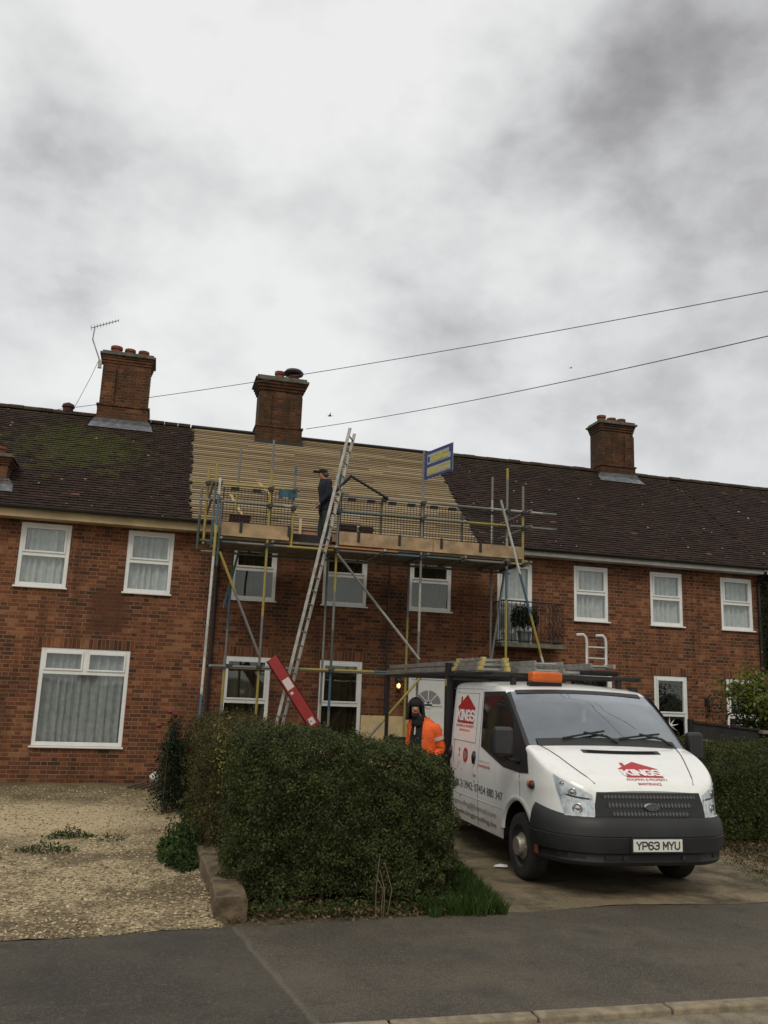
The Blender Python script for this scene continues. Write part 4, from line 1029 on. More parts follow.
for sx in (-1, 1):
    for k in range(len(stations)-1):
        A, B = ring(k, sx), ring(k+1, sx); s0, s1 = stations[k], stations[k+1]
        for i in range(K-1):
            f = [A[i], B[i], B[i+1], A[i+1]]
            if sx > 0: f = f[::-1]
            tgt = body
            if s0 >= .859 and s1 <= 1.581 and i >= NS+NC: tgt = wsg
            elif s0 >= .859 and s1 <= 1.581 and i >= NS-1: tgt = trims[sx]
            tgt.add(f, [(3, 2, 1, 0)])
# closing panels front and back
for k, rev in ((0, False), (len(stations)-1, True)):
    L_r, R_r = ring(k, -1), ring(k, 1); n = K
    vs = L_r + R_r; fs = []
    for i in range(n-1): fs.append((i, n+i, n+i+1, i+1) if not rev else (i+1, n+i+1, n+i, i))
    body.add(vs, fs)
def weld(o, d=.0008):
    import bmesh
    bm = bmesh.new(); bm.from_mesh(o.data); bmesh.ops.remove_doubles(bm, verts=bm.verts, dist=d); bmesh.ops.recalc_face_normals(bm, faces=bm.faces); bm.to_mesh(o.data); bm.free()
    o.data.shade_smooth(); 
def split(o, ang=38):
    m_ = o.modifiers.new('edges', 'EDGE_SPLIT'); m_.split_angle = R(ang)
def dirty_paint():
    m_ = mat('van_body_paint', (.84, .85, .84), .22, coat=.5); n = N(m_); b = m_.node_tree.nodes['Principled BSDF']; p = n.pos(); P = n.sep(p)
    f = n.noise(p, 7, 6, .7); low = n.sstep(n.m('ADD', P[2], n.m('MULTIPLY', f, .5)), 1.05, .45)
    gr = n.m('ADD', n.m('MULTIPLY', low, .5), n.m('MULTIPLY', n.sstep(n.noise(n.comb(n.m('MULTIPLY', P[0], 6.), n.m('MULTIPLY', P[1], 6.), P[2]), 1.5, 5, .7), .5, .75), .16))
    n.inp(b.inputs['Base Color'], n.mix(gr, (.84, .85, .84, 1), (.34, .28, .20, 1))); n.inp(b.inputs['Roughness'], n.m('ADD', n.m('MULTIPLY', gr, .6), .2)); M['van_body'] = m_
dirty_paint()
bo = body.build('body', 'van_body', van); weld(bo); split(bo, 32)
M['windscreen'] = glass_material('windscreen_glass', (.60, .65, .64), 3.8)
wo = wsg.build('windscreen', 'windscreen', van); weld(wo)
for sx in (-1, 1): weld(trims[sx].build('pillar_trim', 'black_plastic', van))
# black surround strips on the glass
def bonnet_pt(x, s, off=.0):
    zt = lerp_tab(ZT, s); xe = hw(s, zt-.05)-.05; crown = .02 if s < .86 else .03; z = zt - crown*.2 + crown*max(0, 1-(x/xe)**2) - .0
    # section(): corner top = zs + r - crown*.2 = zt - crown*.2, plus crown curve
    return Vector((VX+x, VY+s+lean(s, z)+bow(s, x), z+off))
mb = MB()
for a, b in ((.862, .93),):
    n = 20; vs = [bonnet_pt(-.83+1.66*i/n, s, .006) for s in (a-.03, b) for i in range(n+1)]
    mb.add(vs, [(i, i+1, n+2+i, n+1+i) for i in range(n)])
n = 20; vs = [bonnet_pt(-.80+1.60*i/n, s, .007) for s in (1.53, 1.60) for i in range(n+1)]; mb.add(vs, [(i, i+1, n+2+i, n+1+i) for i in range(n)])
mb.build('windscreen_border', 'black_plastic', wo)
# wipers
for xa, xb, sa_, sb_ in ((-.52, .02, .90, .985), (.16, .70, .90, .985)):
    mb = MB(); P = [bonnet_pt(xa + (xb-xa)*t, sa_ + (sb_-sa_)*t, .03) for t in (0, .5, 1)]; mb.path(P, .012, 6)
    mb.path([bonnet_pt(xb+.1, .86, .02), bonnet_pt(xb-.02, .90, .05), P[1] + Vector((0, 0, .02))], .013, 6); mb.build('wiper', 'black', van)
# interior
it = MB(); it.box(VX-.84, VY+.98, 1.16, VX+.84, VY+1.32, 1.28); it.box(VX-.84, VY+1.05, .5, VX+.84, VY+1.3, 1.15); it.build('dashboard', 'black_plastic', van, bevel=.03)
for x in (-.45, .05, .5):
    mb = MB(); mb.box(VX+x-.22, VY+1.75, .75, VX+x+.22, VY+2.25, .95); mb.obox((VX+x, VY+2.28, 1.25), (1,0,0), (0,1,-.15), (0,.15,1), .22, .07, .35); mb.obox((VX+x, VY+2.34, 1.68), (1,0,0), (0,1,-.1), (0,.1,1), .12, .05, .10); mb.build('seat', 'seat', van, bevel=.04)
mb = MB(); c = Vector((VX-.45+0, VY+1.42, 1.22)); a_ = Vector((0, -.75, .65)).normalized(); u = Vector((1,0,0)); w = a_.cross(u)
mb.path([c + (u*math.cos(t*math.pi/12) + w*math.sin(t*math.pi/12))*.2 for t in range(25)], .014, 6); mb.tube(c - u*.2, c + u*.2, .015, 6); mb.build('steering_wheel', 'black', van)
MB().box(VX-.86, VY+2.5, .6, VX+.86, VY+2.52, 1.93).build('bulkhead', 'seat', van)
MB().box(VX-.86, VY+1.0, .52, VX+.86, VY+3.3, .56).build('cab_floor', 'black', van)
mb = MB(); mb.tube((VX+.02, VY+1.55, 1.86), (VX+.02, VY+1.5, 1.78), .003, 5); mb.obox((VX+.02, VY+1.47, 1.70), (1,0,0), (0,1,0), (0,0,1), .022, .004, .075); mb.build('air_freshener', 'yellow_cap', van)
mb = MB(); mb.box(VX-.13, VY+1.42, 1.80, VX+.13, VY+1.45, 1.86); mb.build('interior_mirror', 'black', van, bevel=.015)
M['grille_bar'] = mat('grille_bar', (.10, .105, .11), .5)
# front panel: black grille area
def fpanel(rows, off, name, m_, parent=van, th=.012, bevel=0., nx=18):
    """rows: (z, half width) from the bottom up, laid over the bowed nose"""
    mb = MB(); nr = len(rows)
    for k in (0, 1): mb.v += [(VX + w*(2*i/nx-1), VY + lean(0, z) + bow(0, w*(2*i/nx-1)) - off + k*th, z) for z, w in rows for i in range(nx+1)]
    q = nr*(nx+1); I = lambda j, i: j*(nx+1)+i
    for j in range(nr-1):
        for i in range(nx): mb.f += [(I(j,i), I(j,i+1), I(j+1,i+1), I(j+1,i)), (q+I(j,i), q+I(j+1,i), q+I(j+1,i+1), q+I(j,i+1))]
        mb.f += [(I(j,0), I(j+1,0), q+I(j+1,0), q+I(j,0)), (I(j,nx), q+I(j,nx), q+I(j+1,nx), I(j+1,nx))]
    for i in range(nx): mb.f += [(I(0,i), q+I(0,i), q+I(0,i+1), I(0,i+1)), (I(nr-1,i), I(nr-1,i+1), q+I(nr-1,i+1), q+I(nr-1,i))]
    return mb.build(name, m_, parent, bevel=bevel)
gp = fpanel([(.62, .55), (.78, .60), (.88, .595), (1.0, .565)], .014, 'grille', 'bumper', bevel=.004, th=.02)
for z0, z1, w in ((.94, .982, .53), (.858, .912, .49), (.780, .830, .45)):
    fpanel([(z0, w-.02), ((z0+z1)/2, w), (z1, w-.01)], .0175, 'grille_opening', 'black', gp, th=.002)
    mb = MB(); 
    for x in np.arange(-w+.04, w-.03, .038): mb.obox((VX+x, VY + lean(0, (z0+z1)/2) + bow(0, x) - .0185, (z0+z1)/2), (1,0,0), (0,1,-.28), (0,.28,1), .006, .002, (z1-z0)/2-.004)
    zc = (z0+z1)/2; [mb.bar((VX+x, VY+lean(0, zc)+bow(0, x)-.0195, zc), (VX+x+.04, VY+lean(0, zc)+bow(0, x+.04)-.0195, zc), .009, .002) for x in np.arange(-w+.03, w-.05, .04)]; mb.build('grille_mesh', 'grille_bar', gp)
bd = MB(); bd.lathe((VX, VY+lean(0, .87)-.045, .872), (0,1,-.0), [(0, .0), (0.001, .055), (.012, .062), (.03, .062)], 28)
for i, v in enumerate(bd.v): bd.v[i] = (VX + (v[0]-VX)*1.42, v[1], .872 + (v[2]-.872)*.62)
bdo = bd.build('badge', 'chrome', van, smooth=False)
bd = MB(); bd.lathe((VX, VY+lean(0, .87)-.050, .872), (0,1,0), [(0, .0), (0.001, .05), (.012, .05)], 28)
for i, v in enumerate(bd.v): bd.v[i] = (VX + (v[0]-VX)*1.42, v[1], .872 + (v[2]-.872)*.58)
bd.build('badge_field', mat('badge_blue_grey', (.06, .075, .10), .3), bdo)
vs, fs = text_mesh('Ford', .095, .036); MB().add(flat(vs, (VX, VY+lean(0, .87)-.052, .872), (1,0,0), (0,0,1)), fs).build('badge_script', 'chrome', bdo)
# bumper: swept profile around the nose
prof = [(.310, -.09), (.318, -.02), (.335, .008), (.36, .020), (.39, .014), (.43, .014), (.445, .050), (.50, .062), (.585, .068), (.592, .060), (.60, .067), (.66, .062), (.71, .048), (.745, .030), (.770, .008), (.785, -.02)]
path = [(-1, s) for s in (.585, .5, .42, .34, .26, .18, .12, .07, .03, 0)] + [(-2, t) for t in (-.5, -.35, -.2, 0, .2, .35, .5)] + [(1, s) for s in (0, .03, .07, .12, .18, .26, .34, .42, .5, .585)]
bp = []
for a, s in path: bp.append(Vector((VX + a*plan_w(s), VY+s+bow(s, plan_w(s)))) if abs(a) == 1 else Vector((VX + s, VY - .006 + bow(0, s))))
vs = []
for i, p in enumerate(bp):
    t = (bp[min(i+1, len(bp)-1)] - bp[max(i-1, 0)]).normalized(); nr = Vector((t.y, -t.x))
    if i in (0, len(bp)-1): nr = Vector((-1 if i == 0 else 1, 0))
    for z, o_ in prof:
        q = p + nr*o_; s_ = abs(path[i][1]) if abs(path[i][0]) == 1 else 0; vs.append((q.x, q.y, z + .15*max(0, s_-.14)*max(0, (z-.6)/.18)))
n = len(prof); mb = MB(); mb.add(vs, [(i*n+j, (i+1)*n+j, (i+1)*n+j+1, i*n+j+1) for i in range(len(bp)-1) for j in range(n-1)])
bu = mb.build('bumper', 'bumper', van); weld(bu); split(bu, 35)
for xa, xb, za, zb in ((-.52, .52, .375, .425), (-.86, -.60, .385, .43), (.60, .86, .385, .43)):
    mb = MB()
    if abs(xa) < .55: mb.box(VX+xa, VY-.034, za, VX+xb, VY-.02, zb) if False else [mb.bar((VX+x, VY-.027+bow(0, x), (za+zb)/2), (VX+x+.08, VY-.027+bow(0, x+.08), (za+zb)/2), zb-za, .012) for x in np.arange(xa, xb-.07, .08)]
    else:
        sx = -1 if xa < 0 else 1; pts = []
        for s in (.03, .12, .22, .34):
            pts.append(Vector((VX + sx*(plan_w(s)+.022), VY+s+bow(s, plan_w(s))-.014, 0)))
        mb.add([tuple(p + Vector((0, 0, z))) for z in (za, zb) for p in pts], [(i, i+1, 5+i, 4+i) for i in range(3)])
    mb.build('air_intake', 'black', bu)
for x in (-.32, .32):
    mb = MB(); mb.box(VX+x-.02, VY-.05+bow(0, x), .38, VX+x+.02, VY-.03+bow(0, x), .42); mb.build('tow_cover', 'bumper', bu)
rf = MB(); sx = -1; rf.add([(VX+sx*(plan_w(s)+.048), VY+s+bow(s, plan_w(s)), z) for z in (.36, .47) for s in (.44, .52)], [(0,1,3,2)]); rf.build('side_reflector', 'rust', bu)
# plate
pl = MB().box(VX-.265+.0, VY-.104, .468, VX+.265, VY-.094, .582).build('number_plate', 'plate', van, bevel=.003)
stroke_text('YP63 MYU', .475, .079, .0145, lambda x, y, l: (VX+x, VY-.1050-.0002*l, .525+y), 'plate_lettering', 'ink', pl)
MB().box(VX-.28, VY-.094, .455, VX+.28, VY-.055, .595).build('plate_holder', 'black_plastic', pl)
# headlights: patch of the corner, glass over a bright bowl
def hl(sx):
    n, m2 = 10, 8; G, I = MB(), MB(); gv, iv = [], []
    for i in range(n+1):
        t = i/n
        sm_ = .004 + .15*t; zt_ = min(.97 + .19*t**.7, lerp_tab(ZT, .004 + .25*t)-.028); zb_ = .765 + .005*t
        for j in range(m2+1):
            z = zb_ + (zt_-zb_)*j/m2; s = sm_ + .10*t*j/m2; gv.append(vp(sx, s, z, .009)); iv.append(vp(sx, s, z, .003))
    F = [(i*(m2+1)+j, (i+1)*(m2+1)+j, (i+1)*(m2+1)+j+1, i*(m2+1)+j+1) for i in range(n) for j in range(m2)]
    if sx < 0: F = [f[::-1] for f in F]
    G.add(gv, F); I.add(iv, F)
    io = I.build('headlight', 'lamp_inner_m', van, smooth=True); go = G.build('headlight_lens', 'lens', io, smooth=True)
    e = MB()
    for (s, z, r_) in ((.065, .84, .052), (.085, .985, .044), (.16, 1.06, .025)):
        p = Vector(vp(sx, s, z, .004)); q = Vector(vp(sx, s+.02, z, .004)); tn = (q-p).normalized(); nr = Vector((tn.y, -tn.x, 0))*(1 if sx > 0 else 1)
        if nr.x*sx < 0: nr = -nr
        e.lathe(p - nr*.004, nr, [(.002, r_), (.0085, r_*.95), (.006, r_*.75), (.0045, r_*.45), (.006, r_*.4), (.0085, 0)], 20)
    e.build('reflector_bowl', 'chrome', io, smooth=True)
    e2 = MB()
    for dz in (.0, .008): e2.path([vp(sx, .01 + .03*k, .925 + .008*k + dz, .0065) for k in range(5)], .004, 5)
    e2.build('lamp_divider', 'bumper', io)
    e3 = MB(); e3.path([vp(sx, .004 + .15*k/6, .768 + .004*k/6, .010) for k in range(7)], .007, 5); e3.path([vp(sx, .005 + .01*k/6, .77 + .20*k/6, .010) for k in range(7)], .006, 5); e3.build('headlight_rim', 'lamp_inner_m', io)
M['lamp_inner_m'] = mat('lamp_reflector', (.62, .64, .66), .3, metal=.25, var=.25, vscale=18)
hl(-1); hl(1)
# bonnet vent, shut lines
mb = MB(); n = 12
vs = [bonnet_pt(-.41+.92*i/n, s + .03*(abs(i-n/2)/n*2)**2, .005) for s in (.60, .685) for i in range(n+1)]; mb.add(vs, [(i, i+1, n+2+i, n+1+i) for i in range(n)]); mb.build('bonnet_vent', 'black', van)
mb = MB()
for k in range(4): mb.path([bonnet_pt(-.35+.8*i/8, .617+.017*k+.02*(abs(i-4)/4)**2, .008) for i in range(9)], .003, 4)
mb.build('vent_slats', 'bumper', van)
def shut(pts, name='door_seam', r_=.0045, m_='ink'):
    mb = MB(); mb.path(pts, r_, 5); return mb.build(name, m_, van)
for sx in (-1, 1):
    shut([bonnet_pt(sx*(.55 + .26*(t/8)**.8), .05 + .78*t/8, .003) for t in range(9)], 'bonnet_seam', .005)
    zt_ = 1.96
    shut([vp(sx, 2.27, .36 + (1.93-.36)*k/14, -.001) for k in range(15)])
    shut([vp(sx, 3.20, .36 + (1.93-.36)*k/14, -.001) for k in range(15)])
    shut([vp(sx, .98 - .10*0 + .0, .84 + (1.1-.84)*k/5, -.001) for k in range(6)])
    shut([vp(sx, 1.48 + (3.36-1.48)*k/12, .645 - .0*k, -.001) for k in range(13)], 'body_crease', .005, 'upvc_dim')
    shut([vp(sx, 2.27 + (1.15)*k/8, 1.955, -.002) for k in range(9)], 'roof_seam', .004, 'ink_grey')
    # side glass with black surround reaching the A pillar
    poly = [(2.24, 1.925), (1.56, 1.94), (1.20, 1.665), (.93, 1.42), (.80, 1.30), (.745, 1.10), (1.0, 1.085), (1.45, 1.10), (1.85, 1.19), (2.20, 1.275)]
    def fan_patch(poly, off, name, m_, par, inset=1.):
        cs = sum(p[0] for p in poly)/len(poly); cz = sum(p[1] for p in poly)/len(poly)
        mb = MB(); rings = 6; vs = []
        for r_ in range(rings+1):
            t = r_/rings*inset
            for i in range(len(poly)):
                for j in range(3):
                    a, b = poly[i], poly[(i+1) % len(poly)]; ps, pz = a[0] + (b[0]-a[0])*j/3, a[1] + (b[1]-a[1])*j/3
                    s, z = cs + (ps-cs)*t, cz + (pz-cz)*t; vs.append(vp(sx, s, z, off))
        n = 3*len(poly)
        F = [(r_*n+i, r_*n+(i+1) % n, (r_+1)*n+(i+1) % n, (r_+1)*n+i) for r_ in range(rings) for i in range(n)]
        mb.add(vs, F); o = mb.build(name, m_, par); weld(o, .0002); return o
    so_ = fan_patch(poly, .005, 'window_surround', 'black_plastic', van)
    gp_ = [(2.19, 1.88), (1.60, 1.89), (1.25, 1.62), (1.20, 1.22), (1.50, 1.155), (1.85, 1.235), (2.16, 1.31)]
    fan_patch(gp_, .009, 'side_glass', 'side_glass_m', so_)
    # handles
    for s in (2.40, 3.30):
        mb = MB(); 
        P = [vp(sx, s-.04*0, z, .012) for z in (1.05, 1.13, 1.20)]
        mb.path(P, [.018, .034, .020], 10); mb.build('door_handle', 'black', van, smooth=True)
    rp = MB(); p = Vector(vp(sx, .70, 1.0, 0)); rp.lathe(p, (sx,-.3,0), [(0, .042), (.015, .04), (.025, .02), (.027, 0)], 16); rp.build('side_repeater', 'amber', van, smooth=True)
    rp = MB(); p = Vector(vp(sx, .64, 1.0, 0)); rp.lathe(p, (sx,-.3,0), [(0, .044), (.02, .042), (.04, .02), (.042, 0)], 16); rp.build('repeater_cover', 'black_plastic', van, smooth=True)
# mirrors
for sx in (-1, 1):
    x = VX + sx*1.17
    mb = MB(); mb.obox((x, VY+1.02, 1.405), (1, .15*sx, 0), (0,1,0), (0,0,1), .105, .055, .155); o = mb.build('door_mirror', 'black_plastic', van, bevel=.035)
    mb = MB(); mb.path([vp(sx, 1.0, 1.2, -.01), (VX+sx*1.08, VY+1.03, 1.22), (x, VY+1.03, 1.28)], [.03, .026, .022], 8); mb.build('mirror_arm', 'black_plastic', o, smooth=True)
    MB().obox((x, VY+1.078, 1.405), (1, .15*sx, 0), (0,1,0), (0,0,1), .085, .003, .13).build('mirror_glass', 'chrome', o)
# wheels
def add_wheel(x, y, sx, inner=0.):
    t = MB(); t.lathe((x, y, .335), (sx, 0, 0), [(-.205, .21), (-.205, .29), (-.185, .325), (-.15, .335), (-.045, .335), (-.012, .326), (.0, .295), (.0, .215), (-.03, .205)], 40)
    for k in range(4): t.lathe((x - sx*(.05+.03*k), y, .335), (sx, 0, 0), [(0, .336), (.004, .339), (.014, .339), (.018, .336)], 40)
    to = t.build('wheel', 'rubber', van); split(to, 30)
    r_ = MB(); r_.lathe((x - sx*.012, y, .335), (sx, 0, 0), [(-.02, .215), (0, .208), (-.02, .19), (-.06, .17), (-.07, .15), (-.065, .11), (-.03, .09)], 32); ro = r_.build('rim', 'steel_wheel', to); split(ro, 30)
    h = MB(); h.lathe((x - sx*.08, y, .335), (sx, 0, 0), [(0, .15), (.03, .15), (.05, .135), (.06, .105), (.10, .098), (.118, .088), (.124, .03), (.124, 0)], 28)
    for k in range(6):
        a = k*math.pi/3; h.lathe((x - sx*.035, y + .105*math.cos(a), .335 + .105*math.sin(a)), (sx, 0, 0), [(0, .016), (.022, .014), (.024, 0)], 6)
    ho = h.build('hub', 'silver', to); split(ho, 30)
add_wheel(VX-.965, VY+WC, -1); add_wheel(VX+.965, VY+WC, 1); add_wheel(VX-.965, VY+4.35, -1); add_wheel(VX+.965, VY+4.35, 1)
# wheel wells, sills, chassis
for sx in (-1, 1):
    mb = MB(); n = 14; vs = []
    for xx in (hw(1, .7)-.012, .55):
        for i in range(n+1):
            a = math.pi*i/n; vs.append((VX+sx*xx, VY+WC+math.cos(a)*(WR+.01), WZ + math.sin(a)*(WR+.012)))
    mb.add(vs, [(i, i+1, n+2+i, n+1+i) for i in range(n)]); mb.build('wheel_arch_liner', 'black', van)
    mb = MB(); vs = []
    for rr, of in ((WR+.045, .012), (WR+.005, .022), (WR-.012, -.01)):
        for i in range(n+1):
            a = math.pi*(.06 + .88*i/n); vs.append(vp(sx, WC+math.cos(a)*rr, max(.34, WZ+math.sin(a)*rr), of))
    mb.add(vs, [(r_*(n+1)+i, r_*(n+1)+i+1, (r_+1)*(n+1)+i+1, (r_+1)*(n+1)+i) for r_ in range(2) for i in range(n)])
    o = mb.build('wheel_arch', 'white_paint', van, smooth=True)
MB().box(VX-.56, VY+.12, .30, VX+.56, VY+6.9, .62).build('chassis', 'black', van)
for sx in (-1, 1): MB().box(VX+sx*.77-.17, VY+1.55, .30, VX+sx*.77+.17, VY+3.35, .42).build('side_step', 'black_plastic', van)
# tipper bed
by0, by1 = VY+3.66, VY+7.0
mb = MB(); mb.box(VX-1.0, by0, .72, VX+1.0, by1, .80); mb.box(VX-1.0, by0, .80, VX-.96, by1, 1.10).box(VX+.96, by0, .80, VX+1.0, by1, 1.10).box(VX-.96, by1-.04, .80, VX+.96, by1, 1.10)
for y in np.arange(by0+.3, by1, .55): mb.box(VX-1.025, y, .74, VX-1.001, y+.06, 1.09).box(VX+1.001, y, .74, VX+1.025, y+.06, 1.09)
mb.build('tipper_bed', 'bumper', van, bevel=.005)
MB().box(VX-.98, by0-.08, .7, VX+.98, by0-.03, 2.08).build('headboard', 'black', van, bevel=.008)
# ladder rack
rk = MB(); Z = 2.10
rk.box(VX-1.0, by0-.16, .7, VX-.91, by0-.04, 2.30).box(VX+.91, by0-.16, .7, VX+1.0, by0-.04, 2.30)
rk.box(VX-.985, by1-.06, .8, VX-.93, by1, 2.16).box(VX+.93, by1-.06, .8, VX+.985, by1, 2.16)
rk.box(VX-.985, VY+1.83, Z+.02, VX-.94, by1, Z+.065).box(VX+.94, VY+1.83, Z+.02, VX+.985, by1, Z+.065)
for y in (VY+1.84, VY+2.7, by0-.1, by0+1.6, by1-.05): rk.box(VX-.94, y, Z+.021, VX+.94, y+.045, Z+.064)
for x in (-.7, .7): rk.box(VX+x-.03, VY+1.85, 2.0, VX+x+.03, VY+1.91, Z+.02)
rk.build('ladder_rack', 'black', van, bevel=.004)
# beacon on the roof
b0 = MB(); b0.box(VX-.56, VY+1.72, 2.02, VX-.14, VY+1.80, 2.062); bb = b0.build('beacon_base', 'black', van)
b1_ = MB(); b1_.box(VX-.54, VY+1.66, 2.065, VX-.15, VY+1.83, 2.185); b1_.build('beacon', 'amber', van, bevel=.03)
an = MB(); an.box(VX+.80, VY+1.75, 1.99, VX+.90, VY+1.84, 2.05); an.tube((VX+.87, VY+1.78, 1.95), (VX+.84, VY+1.78, 2.02), .014, 6); an.build('work_lamp', 'black', van, bevel=.01)
# graphics -----------------------------------------------------------
def side_xy(s, z, off=.006): return Vector(vp(-1, s, z, off))
def side_text(txt, s_left, s_right, zc, h, m_, name='lettering', bold=0.):
    vs, fs = text_mesh(txt, abs(s_left-s_right), h, bold=bold); c = (s_left+s_right)/2
    return MB().add([tuple(side_xy(c - v[0], zc + v[1])) for v in vs], fs).build(name, m_, van)
def house_logo(fn, parent, w=1., sub=True):
    """fn(x,y,layer) maps logo plane to the panel; logo about 1 wide"""
    def poly(pts, layer, name, m_):
        mb = MB(); mb.add([fn(x, y, layer) for x, y in pts], [tuple(range(len(pts)))]); return mb.build(name, m_, parent)
    poly([(-.5, .12), (0, .55), (.5, .12), (.44, .12), (.44, -.35), (-.44, -.35), (-.44, .12)][::-1], 1, 'logo', 'red')
    poly([(-.34, .26), (-.34, .48), (-.26, .48), (-.26, .33)], 1, 'logo_chimney', 'red')
    stroke_text('KINGS', .96, .36, .070, lambda x, y, l: fn(x, y-.10, 2 + .12*l), 'logo_lettering', 'logo_white', parent)
    for t, ww, y, h in (('ROOFING & PROPERTY', .98, -.44, .085), ('MAINTENANCE', .55, -.57, .065)):
        vs, fs = text_mesh(t, ww, h, bold=.01); MB().add([fn(v[0], v[1]+y, 1) for v in vs], fs).build('lettering', 'red', parent)
lp = MB(); vs = []
for i in range(9):
    for j in range(9): vs.append(side_xy(2.40 + .83*i/8, 1.30 + .60*j/8, .004))
lp.add(vs, [(i*9+j, i*9+j+1, (i+1)*9+j+1, (i+1)*9+j) for i in range(8) for j in range(8)]); lpo = lp.build('logo_panel', 'white_paint', van, smooth=True)
shut([vp(-1, 2.40 + .83*k/8, 1.90, .004) for k in range(9)] , 'panel_edge', .003, 'ink_grey'); shut([vp(-1, 2.40, 1.30+.6*k/8, .004) for k in range(9)], 'panel_edge', .003, 'ink_grey'); shut([vp(-1, 2.40 + .83*k/8, 1.30, .004) for k in range(9)], 'panel_edge', .003, 'ink_grey')
house_logo(lambda x, y, l: tuple(side_xy(2.83 - x*.70, 1.66 + y*.40, .006 + .0015*l)), van)
side_text('01844 213942: 07454 880 347', 3.34, 1.47, .775, .092, 'ink')
side_text('kingsroofing@hotmail.com', 3.30, 1.66, .54, .085, 'ink_grey')
side_text('www.kingsroofing.biz', 3.10, 1.66, .43, .072, 'ink')
side_text('find us on', 2.22, 1.90, 1.105, .025, 'ink_grey'); side_text('checkatrade', 2.24, 1.86, 1.055, .038, 'red', bold=.01)
side_text('24hr', 2.46, 2.33, .915, .04, 'red')
def disc(s, z, r_, m_, off, name='round_mark'):
    mb = MB(); n = 20; mb.add([side_xy(s, z, off)] + [side_xy(s + r_*math.cos(2*math.pi*i/n), z + r_*math.sin(2*math.pi*i/n), off) for i in range(n)], [(0, 1+i, 1+(i+1) % n) for i in range(n)]); return mb.build(name, m_, van)
disc(2.74, 1.13, .088, 'red', .006); disc(2.74, 1.13, .055, 'ink_grey', .0075); side_text('FMB', 2.80, 2.68, 1.13, .03, 'logo_white')
disc(2.98, 1.18, .025, 'ink_grey', .006); side_text('A', 3.01, 2.94, 1.12, .05, 'ink_grey'); side_text('id', 3.0, 2.95, 1.02, .03, 'ink_grey')
disc(2.40, .845, .013, 'ink', .006, 'keyhole')
def bon(x, y, l):
    s = .235 + y*.34; p = bonnet_pt(x*.47 + .05, s, .005 + .0015*l); return tuple(p)
house_logo(bon, van)
# red-gold reflective mark on post
MB().box(VX-1.003, by0-.13, 1.98, VX-1.001, by0-.07, 2.08).build('reflector', 'yellow_cap', van)

# ------------------------------------------------------------------ ladders carried on the rack
zr = Z + .068
g_ = 'ladders on the van rack'
def flat_ladder(x0, x1, y0, y1, z, label, name='roof_rack_ladder', **kw):
    return ladder((x0, y0, z+.04), (x0, y1, z+.04), (1, 0, 0), x1-x0, label, group=g_, sp=.28, name='aluminium_ladder', **kw)
flat_ladder(VX-.93, VX-.55, VY+3.3, VY+7.15, zr, 'lowest of the grey ladders stacked over the van bed behind the cab')
flat_ladder(VX-.92, VX-.54, VY+3.35, VY+7.0, zr+.085, 'top grey ladder of the stack overhanging the back of the van')
flat_ladder(VX-.40, VX-.02, VY+1.9, VY+6.2, zr, 'grey ladder in the middle of the rack ending behind the orange beacon')
flat_ladder(VX-.38, VX-.02, VY+1.95, VY+6.3, zr+.085, 'upper ladder of the middle pair behind the orange beacon')
flat_ladder(VX+.10, VX+.46, VY+2.2, VY+6.0, zr, 'grey ladder lying on the right half of the rack under the hooked one')
# folded steps with yellow feet, across the stack just behind the cab roof
st = thing('folded_steps', (VX-.8, VY+3.0, zr), 'bundle of folded aluminium steps with yellow end caps on the rack above the cab', 'steps')
for k in range(3):
    z = zr + .02 + .058*k
    mb = MB(); mb.box(VX-.98+.03*k, VY+2.35+.03*k, z, VX-.94+.03*k, VY+3.25, z+.045).box(VX-.62, VY+2.35+.03*k, z, VX-.58, VY+3.25, z+.045)
    for y in np.arange(2.5, 3.2, .2): mb.box(VX-.94, VY+y, z+.008, VX-.62, VY+y+.05, z+.035)
    mb.build('frame', 'alu', st, bevel=.003)
    for x in (-.99+.03*k, -.63):
        MB().box(VX+x, VY+2.28+.03*k, z-.004, VX+x+.06, VY+2.36+.03*k, z+.05).build('end_cap', 'yellow_cap', st, bevel=.006)
        MB().box(VX+x, VY+3.24, z-.004, VX+x+.06, VY+3.36, z+.05).build('end_cap', 'yellow_cap', st, bevel=.006)
# roof ladder with its two hooks standing up
rl_ = flat_ladder(VX+.40, VX+.72, VY+2.0, VY+6.4, zr+.085, 'ladder on the right of the rack with two pale roof hooks curving up')
for x in (VX+.44, VX+.71):
    mb = MB(); y = VY+2.2; z = zr+.13
    mb.path([(x-.03, y, z), (x, y, z+.03), (x, y, z+.30), (x-.01, y, z+.36), (x-.045, y, z+.395), (x-.14, y, z+.39)], .018, 8); mb.build('roof_hook', 'upvc_dim', rl_, smooth=True)
mb = MB(); y = VY+2.2
for z in (.13, .27): mb.tube((VX+.44, y, zr+.1+z), (VX+.71, y, zr+.1+z), .009, 6)
mb.build('hook_bar', 'upvc_dim', rl_)
for k, (x, y) in enumerate(((VX+.60, VY+1.95),)):
    mb = MB(); mb.box(x-.25, y, zr+.01, x+.15, y+.3, zr+.07); tag(mb.build('strap_bundle', 'black_cloth', bevel=.02), 'dark bundle of straps tucked under the hooked ladder on the rack', 'strap bundle')

